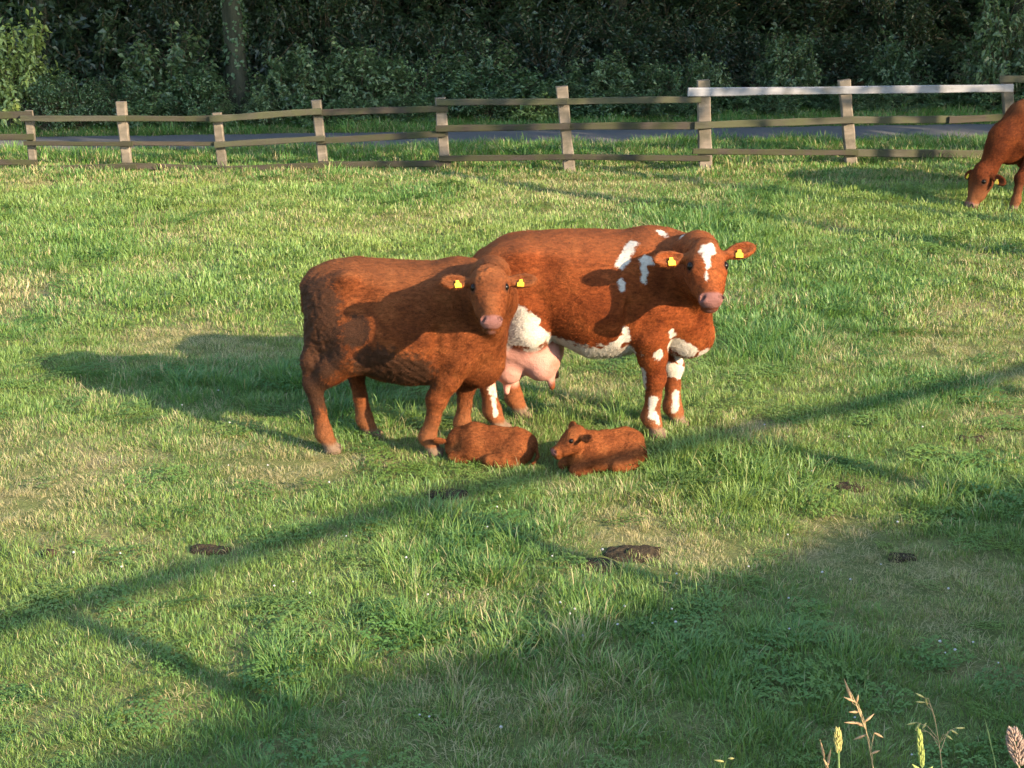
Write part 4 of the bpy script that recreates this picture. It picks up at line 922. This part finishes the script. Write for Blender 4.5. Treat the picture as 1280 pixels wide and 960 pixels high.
# ---------------------------------------------------------------- right cow
L2, H2, S2 = (.54, 10.90), RAD(-7), 1.095
feet = [to_local(ground(*q), L2, H2, S2) for q in ((815, 546), (842, 532), (618, 539), (645, 521))]
hd2 = head_at(882, 303, 10.22, L2, H2, S2, -86, 50, .955)
TORSO2 = [(a, b - np.interp(a, [-.86, -.6, -.4, -.1], [.10, .075, .04, 0]), c - np.interp(a, [-.75, -.62, -.45, -.25, -.08, .25, .5], [0, -.04, -.10, -.02, .075, .065, .02]), d) for a, b, c, d in TORSO]
F2, e2 = adult(.0095, hd2, feet, torso=TORSO2, drop=.08, gut=.14, udder=True, ear=((.10, .1), (-.25, .1)), nlift=.0, lx=.90, bris=.02, sn=.79, fh=.87)
CAPS2 = [((0.281, -0.208, 1.275), (0.218, -0.283, 1.169), 0.035),
         ((0.355, -0.279, 1.192), (0.39, -0.278, 1.188), 0.030),
         ((0.361, -0.289, 1.169), (0.36, -0.311, 1.074), 0.020),
         ((0.223, -0.338, 1.066), (0.23, -0.356, 1.02), 0.017),
         ((-0.434, -0.352, 0.846), (-0.331, -0.369, 0.802), 0.055),
         ((-0.391, -0.372, 0.77), (-0.455, -0.344, 0.74), 0.055),
         ((-0.454, -0.346, 0.725), (-0.523, -0.289, 0.551), 0.040),
         ((-0.523, -0.289, 0.551), (-0.601, -0.202, 0.325), 0.030),
         ((-0.592, -0.199, 0.244), (-0.58, -0.212, 0.124), 0.015),
         ((-0.302, -0.365, 0.751), (-0.213, -0.244, 0.659), 0.030),
         ((-0.213, -0.244, 0.659), (-0.213, -0.244, 0.659), 0.035),
         ((0.095, -0.289, 0.598), (0.095, -0.289, 0.598), 0.040),
         ((0.095, -0.289, 0.598), (0.235, -0.325, 0.696), 0.035),
         ((0.249, -0.336, 0.761), (0.269, -0.314, 0.689), 0.020),
         ((0.545, -0.182, 0.646), (0.642, -0.12, 0.564), 0.061),
         ((0.59, 0.091, 0.46), (0.59, 0.091, 0.46), 0.037),
         ((0.742, -0.057, 0.55), (0.742, -0.057, 0.55), 0.041),
         ((0.54, -0.278, 0.74), (0.545, -0.257, 0.708), 0.020),
         ((0.46, -0.298, 0.603), (0.465, -0.286, 0.579), 0.030),
         ((0.36, -0.227, 0.464), (0.371, -0.177, 0.354), 0.020),
         ((0.435, -0.209, 0.27), (0.428, -0.205, 0.162), 0.028),
         ((0.463, -0.19, 0.148), (0.469, -0.188, 0.115), 0.015),
         ((0.53, 0.052, 0.404), (0.608, 0.095, 0.367), 0.047),
         ((0.577, 0.065, 0.228), (0.57, 0.041, 0.131), 0.026),
         ((0.443, -0.085, 1.335), (0.57, -0.222, 1.346), 0.025),
         ((0.761, -0.598, 1.36), (0.766, -0.63, 1.334), 0.024),
         ((0.701, -0.629, 1.336), (0.765, -0.595, 1.36), 0.021),
         ((0.71, -0.631, 1.337), (0.757, -0.621, 1.346), 0.019),
         ((0.738, -0.628, 1.342), (0.736, -0.672, 1.284), 0.021),
         ((0.74, -0.663, 1.302), (0.742, -0.691, 1.25), 0.011),
         ((0.742, -0.693, 1.246), (0.74, -0.732, 1.183), 0.006)]
feet2 = feet
def paint2(P, N, H, feet=feet2):
    d = base_paint(P, N, H); q = H.loc(P)
    w = capsules(P, CAPS2, metric=.04)
    w = np.maximum(w, capsules(P, [((-.50, -.30, .72), (-.32, -.33, .70), .075), ((-.50, -.27, .66), (feet[2][0] - .05, feet[2][1] - .02, .50), .075), ((feet[2][0] - .05, feet[2][1] - .03, .50), (feet[2][0] + .01, feet[2][1] - .02, .30), .055)], metric=.04))
    vent = (-N[:, 2] - .62) * 3 - 4 * np.maximum(np.abs(P[:, 0] - .05) - .38, 0) - 8 * np.maximum(P[:, 2] - .68, 0) - 3 * (P[:, 2] < .40)
    d['white'] = np.clip(np.maximum(w, vent), -1, 1)
    ud = np.linalg.norm((P - [-.44, 0, .52]) / [.31, .33, .32], axis=1)
    d['udder'] = np.clip((1 - ud) * 4, -1, 1)
    return d
finish_animal('cow', F2, hd2, M['coat_red'], L2, H2, S2, paint2, e2, 'red and white cow with large pink udder and white blaze', lambda P: .002 * (noise3(P, 30, 8) - .5) * 2, group='cattle in the pasture')
# ---------------------------------------------------------------- grazing cow at the right edge
L3, H3, S3 = (6.72, 19.75), RAD(203), .97
feet = [to_local(ground(*q), L3, H3, S3) for q in ((1290, 256), (1268, 264), (1405, 248), (1420, 258))]
hd3 = Head((1.16, -.02, .53), RAD(8), RAD(74), 1.1)
F3, e3 = adult(.014, hd3, feet, neck_mid=(.93, 0, .86), ear=(.35, -.3), graze=True)
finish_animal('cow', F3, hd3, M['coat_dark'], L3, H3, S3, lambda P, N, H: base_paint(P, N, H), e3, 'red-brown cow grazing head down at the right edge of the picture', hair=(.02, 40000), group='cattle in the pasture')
# ---------------------------------------------------------------- calves, lying down
def calf(res, H, neck, S=1, curl=0):
    lo = np.array([-.52, -.36, -.02]); hi = np.array([.60, .36, .42])
    for a in (-.1, .55):
        for b in (-.3, .3):
            for c in (-.25, .15): q = H.p(a, b, c); lo = np.minimum(lo, q); hi = np.maximum(hi, q)
    lo[2] = -.02; F = Field(lo, hi, res)
    F.ell((.17, 0, .19), (.21, .145, .165), .06); F.ell((-.03, 0, .175), (.25, .165, .165), .08); F.ell((-.25, 0, .185), (.17, .14, .15), .08)
    F.ell((-.02, 0, .07), (.36, .20, .09), .06)
    F.chain([(.22, 0, .315), (0, 0, .318), (-.22, 0, .312), (-.38, 0, .22)], [.03, .028, .03, .035], .06)      # spine
    for s in (-1, 1):
        F.ell((-.24, s * .10, .265), (.06, .04, .05), .05)                                                    # hip
        F.ell((-.21, s * .14, .13), (.17, .085, .125), .06)                                                   # thigh
        F.chain([(-.12, s * .19, .10), (.02, s * .21, .075), (-.20, s * .215, .04), (-.06, s * .23, .03)], [.07, .05, .034, .03], .03)   # folded hind leg
        F.ell((.20, s * .12, .17), (.10, .06, .12), .05)                                                      # shoulder
        F.chain([(.24, s * .12, .12), (.40, s * .10, .06), (.27, s * .13, .035), (.36, s * .14, .028)], [.06, .045, .03, .027], .025)    # folded foreleg
    P0 = H.p(.03, 0, -.10); J = H.p(.18, 0, -.14)
    F.chain([(.20, 0, .26), neck, P0], [.12, .085, .055], .07); F.chain([(.28, 0, .17), np.array(neck) - [0, 0, .05], J], [.12, .08, .05], .07)
    e = add_head(F, H, calf=True, ear=(-.30, .0), earlen=.105, pollw=.01, sn=.74)
    F.chain([(-.41, 0, .20), (-.44, .04, .08), (-.40, .12, .03)], [.02, .014, .012], .02)
    F.floor(-.01); return F, e
def paintc(P, N, H):
    d = base_paint(P, N, H); d['hoof'] = np.full(len(P), -1.); d['tan'] = np.zeros(len(P)); d['pink'] = d['pink'] - .35
    d['dirt'] = np.maximum(capsules(P, [((-.3, -.1, .02), (.3, -.1, .02), .07), ((-.3, .1, .02), (.3, .1, .02), .07)]) - .2, -1)
    return d
L5, H5, S5 = (.62, 10.08), RAD(209), .70
hd5 = head_at(721, 535, 9.93, L5, H5, S5, 200, 42, .80)
F5, e5 = calf(.008, hd5, np.array([.31, -.03, .34]))
finish_animal('calf', F5, hd5, M['coat_calf'], L5, H5, S5, paintc, e5, 'red-brown calf lying with head raised and turned left', lambda P: .0025 * (noise3(P, 45, 8) - .5) * 2, tags=False, hair=(.017, 40000), cat='calf', group='calves resting in front of the cows')
L4, H4, S4 = (-.12, 10.19), RAD(172), .68
hd4 = Head((.41, -.03, .235), RAD(-70), RAD(62), .66)
F4, e4 = calf(.008, hd4, np.array([.36, -.02, .22]))
finish_animal('calf', F4, hd4, M['coat_calf'], L4, H4, S4, paintc, e4, 'red-brown calf curled up asleep below the left cow', lambda P: .003 * (noise3(P, 30, 8) - .5) * 2, tags=False, hair=(.017, 40000), cat='calf', group='calves resting in front of the cows')
# ================================================================== SMALL THINGS
# ---- dung pats and scraped earth
def dung_pat(px, py, wpx, hpx, hgt, seed, label):
    g0 = ground(px, py); rx = wpx / 2 * np.hypot(g0[1], CAM_H) / FPX
    ry = max(abs(ground(px, py - hpx / 2)[1] - g0[1]), rx * .35)
    r = np.random.default_rng(seed); n, m = 10, 28; V = []; F = []
    for i in range(n + 1):
        f = i / n
        for j in range(m):
            a = 2 * math.pi * j / m; wob = 1 + .28 * (fbm(np.array([math.cos(a) * 1.6 + seed]), np.array([math.sin(a) * 1.6]), seed, 3)[0] - .5) * 2
            x, y = math.cos(a) * f * rx * wob, math.sin(a) * f * ry * wob
            z = hgt * (1 - f ** 2.2) ** .8 if f < 1 else -.02
            z += (hgt * .9 + .02) * (fbm(np.array([x * 22 + seed]), np.array([y * 22]), seed + 3, 3)[0] - .5) * (f < 1)
            V.append((x, y, z))
    for i in range(n):
        for j in range(m): F.append((i * m + j, (i + 1) * m + j, (i + 1) * m + (j + 1) % m, i * m + (j + 1) % m))
    me = mesh_np('dung_pat', np.array(V), [np.array(F)])
    o = link('dung_pat', me, M['dung']); o.location = (g0[0], g0[1], float(gz(g0[0], g0[1])) + .012)
    tag(o, label, 'dung', 'dung pats in the grass')
for a in [(790, 692, 78, 22, .022, 1, 'large dark dung pat in the middle foreground'), (745, 710, 58, 18, .02, 2, 'smaller dark dung pat beside the large middle one'),
          (558, 620, 66, 11, .014, 3, 'flat dark dung pat just below the curled calf'), (262, 690, 56, 12, .014, 4, 'dark dung pat on the rail shadow at the left'),
          (1062, 610, 46, 11, .012, 5, 'dark dung pat in the grass at the right'), (62, 694, 24, 8, .025, 6, 'small dung pat near the left edge of the picture'),
          (1212, 549, 46, 8, .015, 7, 'dark flat dung pat near the right edge'), (1128, 697, 40, 11, .015, 8, 'dung pat in the shaded grass at lower right')]: dung_pat(*a)
# ---- white clover heads
r = np.random.default_rng(5); parts = []
PXL = [(712, 790), (815, 797), (700, 775), (718, 776), (1027, 727), (1180, 835), (1192, 833), (1100, 720), (845, 738), (1173, 825), (690, 715), (525, 916), (537, 913), (367, 745), (535, 760), (433, 680), (152, 712), (728, 810), (985, 762), (1062, 738)]
pts = [ground(*q)[:2] for q in PXL] + [(r.uniform(-2.5, 3.5), r.uniform(6.2, 11.5)) for _ in range(45)]
pts = [q for q in pts if min(math.hypot(q[0] - c[0], (q[1] - c[1]) * .6) for c in (L4, L5, L1, L2)) > .6]
for k, (x, y) in enumerate(pts):
    rad = r.uniform(.0045, .008); z = float(gz(x, y)) + r.uniform(.06, .10); c = np.array([x, y, z]); V = [c + [0, 0, rad]]; F = []
    for ring in (.45, 0, -.5):
        for j in range(7):
            a = 6.283 * j / 7 + ring; rr = rad * math.sqrt(1 - ring * ring) * r.uniform(.85, 1.15); V.append(c + [rr * math.cos(a), rr * math.sin(a), rad * ring])
    V.append(c + [0, 0, -rad * .9]); T = []
    for j in range(7):
        T.append((0, 1 + j, 1 + (j + 1) % 7)); T.append((15 + j, 22, 15 + (j + 1) % 7))
        for q in (0, 7): T += [(1 + q + j, 8 + q + j, 8 + q + (j + 1) % 7), (1 + q + j, 8 + q + (j + 1) % 7, 1 + q + (j + 1) % 7)]
    parts.append((np.array(V), np.array(T)))
V, F = join_np(parts); M['clover'] = simple('clover_flower', (.26, .25, .23), (.38, .365, .34), 120, .8, .5, .002)
tag(link('clover_flowers', mesh_np('clover_flowers', V, F), M['clover']), 'scattered white clover heads in the grass', 'clover', kind='stuff')
# ---- seeding grasses on the bank, bottom right of the picture
M['straw'] = simple('dry_stem', (.17, .12, .055), (.27, .19, .095), 60, .7, .2, .001)
M['seed_tan'] = simple('tan_seed', (.17, .10, .05), (.28, .18, .09), 150, .8, .4, .001)
M['seed_green'] = simple('green_seed', (.13, .16, .035), (.22, .24, .06), 150, .7, .4, .001)
M['seed_yellow'] = simple('yellow_seed', (.20, .17, .05), (.30, .26, .09), 150, .7, .4, .001)
M['stem_green'] = simple('green_stem', (.06, .095, .025), (.11, .145, .05), 60, .6, .2, .001)
M['plume'] = simple('plume', (.17, .11, .085), (.28, .20, .155), 150, .9, .4, .001)
def spikelet(a, b, w):
    a = np.array(a); b = np.array(b); k = np.linspace(0, 1, 5); pts = [a + (b - a) * t for t in k]
    return tube_np(pts, [w * .25, w * .8, w, w * .6, w * .06], 6)
def weed(name, label, Y, stem, spikes, smat, hmat, w=.0022, sw=.0011, branches=True, extra=None, headname='seed_head'):
    px = lambda q: at(q[0], q[1], Y + (q[2] if len(q) > 2 else 0))
    base = px(stem[0]); t0 = base[0] * BT[0] + base[1] * BT[1]; d0 = base[0] * BN[0] + base[1] * BN[1]
    foot = np.array([base[0] + .02, base[1] + .015, float(bank_z(np.array(t0), np.array(d0))) - .02])
    O = foot.copy(); e = empty(name, tuple(O)); P = [foot, (foot * .45 + base * .55)] + [px(q) for q in stem]
    rad = list(np.linspace(sw * 1.3, sw * .55, len(P))); V, F = join_np([tube_np(np.array(P) - O, rad, 6)])
    link('stem', mesh_np('stem', V, F), M[smat], e)
    sp = []; br = []; r = np.random.default_rng(len(label)); S = np.array(P)
    for q in spikes:
        dy = r.uniform(-.02, .02); a, b = px((q[0], q[1], dy)), px((q[2], q[3], dy + r.uniform(-.008, .008))); sp.append(spikelet(a - O, b - O, q[4] if len(q) > 4 else w))
        if branches:
            # a hair-thin stalk back to the stem, meeting it a little lower
            j = min(range(len(S) - 2, len(S) * 4), key=lambda i: 0) if False else None
            fine = np.concatenate([S[i] + (S[i + 1] - S[i]) * np.linspace(0, 1, 12)[:, None] for i in range(1, len(S) - 1)])
            tgt = fine[np.argmin(np.linalg.norm(fine - (a - [0, 0, .03]), axis=1))]
            if np.linalg.norm(tgt - a) > .004: br.append(tube_np(np.array([tgt, (tgt + a) / 2 + [0, 0, .008], a]) - O, [.0006, .0005, .0004], 4))
    if extra: sp += [spikelet(np.array(a) - O, np.array(b) - O, w_) for a, b, w_ in extra(px)]
    if sp:
        V, F = join_np(sp); h = link(headname, mesh_np(headname, V, F), M[hmat], e)
        if br: V, F = join_np(br); link('stalk', mesh_np('stalk', V, F), M[smat], h)
    tag(e, label, 'grass stem', 'seeding grass stems at the bottom right'); return e
weed('grass_stalk', 'tall dry tan brome stem, tallest at lower right', 2.25, [(1097, 990), (1083, 915), (1070, 880), (1063, 864)],
     [(1066, 879, 1055, 848, .0027), (1070, 878, 1054, 871), (1070, 880, 1073, 868), (1080, 903, 1093, 892), (1076, 904, 1055, 903), (1079, 908, 1068, 902, .0027), (1084, 918, 1066, 925), (1093, 916, 1104, 922), (1089, 942, 1100, 938), (1077, 896, 1074, 884), (1075, 890, 1061, 890)], 'straw', 'seed_tan')
def fuzzy(x0, y0, x1, y1, rpx, n, seed, ln=9):
    def f(px):
        r = np.random.default_rng(seed); out = []
        for k in range(n):
            t = (k + r.uniform()) / n; a = r.uniform(0, 6.283); w = rpx * math.sin(math.pi * min(max(.12 + t * .82, 0), 1)) ** .6
            cx, cy = x0 + (x1 - x0) * t, y0 + (y1 - y0) * t; dz = .0011 * math.sin(a) * w
            out.append((px((cx + .4 * w * math.cos(a), cy, .4 * dz)), px((cx + w * math.cos(a) + (x1 - x0) * .1, cy - ln * .7, dz)), .0014))
        return out
    return f
weed('grass_stalk', 'pale cylindrical grass ear beside the tall dry stem', 2.2, [(1049, 990), (1048, 940), (1047, 918)], [], 'stem_green', 'seed_yellow', sw=.0024, extra=fuzzy(1048, 942, 1047, 914, 6, 110, 3))
weed('grass_stalk', 'short dry grass stem leftmost of the seeding grasses', 2.25, [(1037, 990), (1033, 962), (1028, 938)], [(1031, 950, 1025, 924), (1034, 956, 1039, 935), (1030, 946, 1027, 936), (1036, 962, 1029, 948), (1034, 958, 1037, 947)], 'straw', 'seed_tan', w=.0022)
weed('grass_stalk', 'bright green grass ear among the seeding grasses', 2.15, [(1154, 990), (1152, 955), (1149, 922)], [(1153, 968, 1140, 955, .004), (1154, 970, 1166, 958, .005)], 'stem_green', 'seed_green', sw=.0020, branches=False, extra=fuzzy(1153, 960, 1149, 917, 4.5, 90, 4, 12))
weed('grass_stalk', 'loose yellow oat-like grass with spread spikelets', 2.3, [(1181, 990), (1174, 930), (1168, 895), (1160, 872)],
     [(1155, 872, 1144, 866), (1156, 878, 1144, 877), (1159, 882, 1157, 872), (1145, 903, 1133, 906), (1144, 913, 1151, 903), (1153, 911, 1158, 903), (1195, 910, 1206, 910), (1188, 912, 1198, 918), (1182, 918, 1191, 925)], 'straw', 'seed_yellow', w=.0019, sw=.0009)
weed('grass_stalk', 'single thin green grass blade near the right edge', 2.3, [(1250, 990), (1242, 945), (1236, 920), (1231, 899)], [(1240, 938, 1231, 898, .0016)], 'stem_green', 'stem_green', branches=False, headname='tip')
weed('grass_stalk', 'fluffy pinkish grass plume cut by the right edge', 2.1, [(1278, 990), (1274, 960), (1268, 925)], [], 'straw', 'plume', sw=.002, extra=fuzzy(1275, 958, 1266, 914, 13, 230, 6, 10))
weed('grass_stalk', 'small faint yellow grass left of the other seeding grasses', 2.35, [(912, 1000), (905, 968), (900, 952)], [(905, 952, 892, 950), (910, 948, 918, 948)], 'stem_green', 'seed_yellow', w=.0022, sw=.0009)
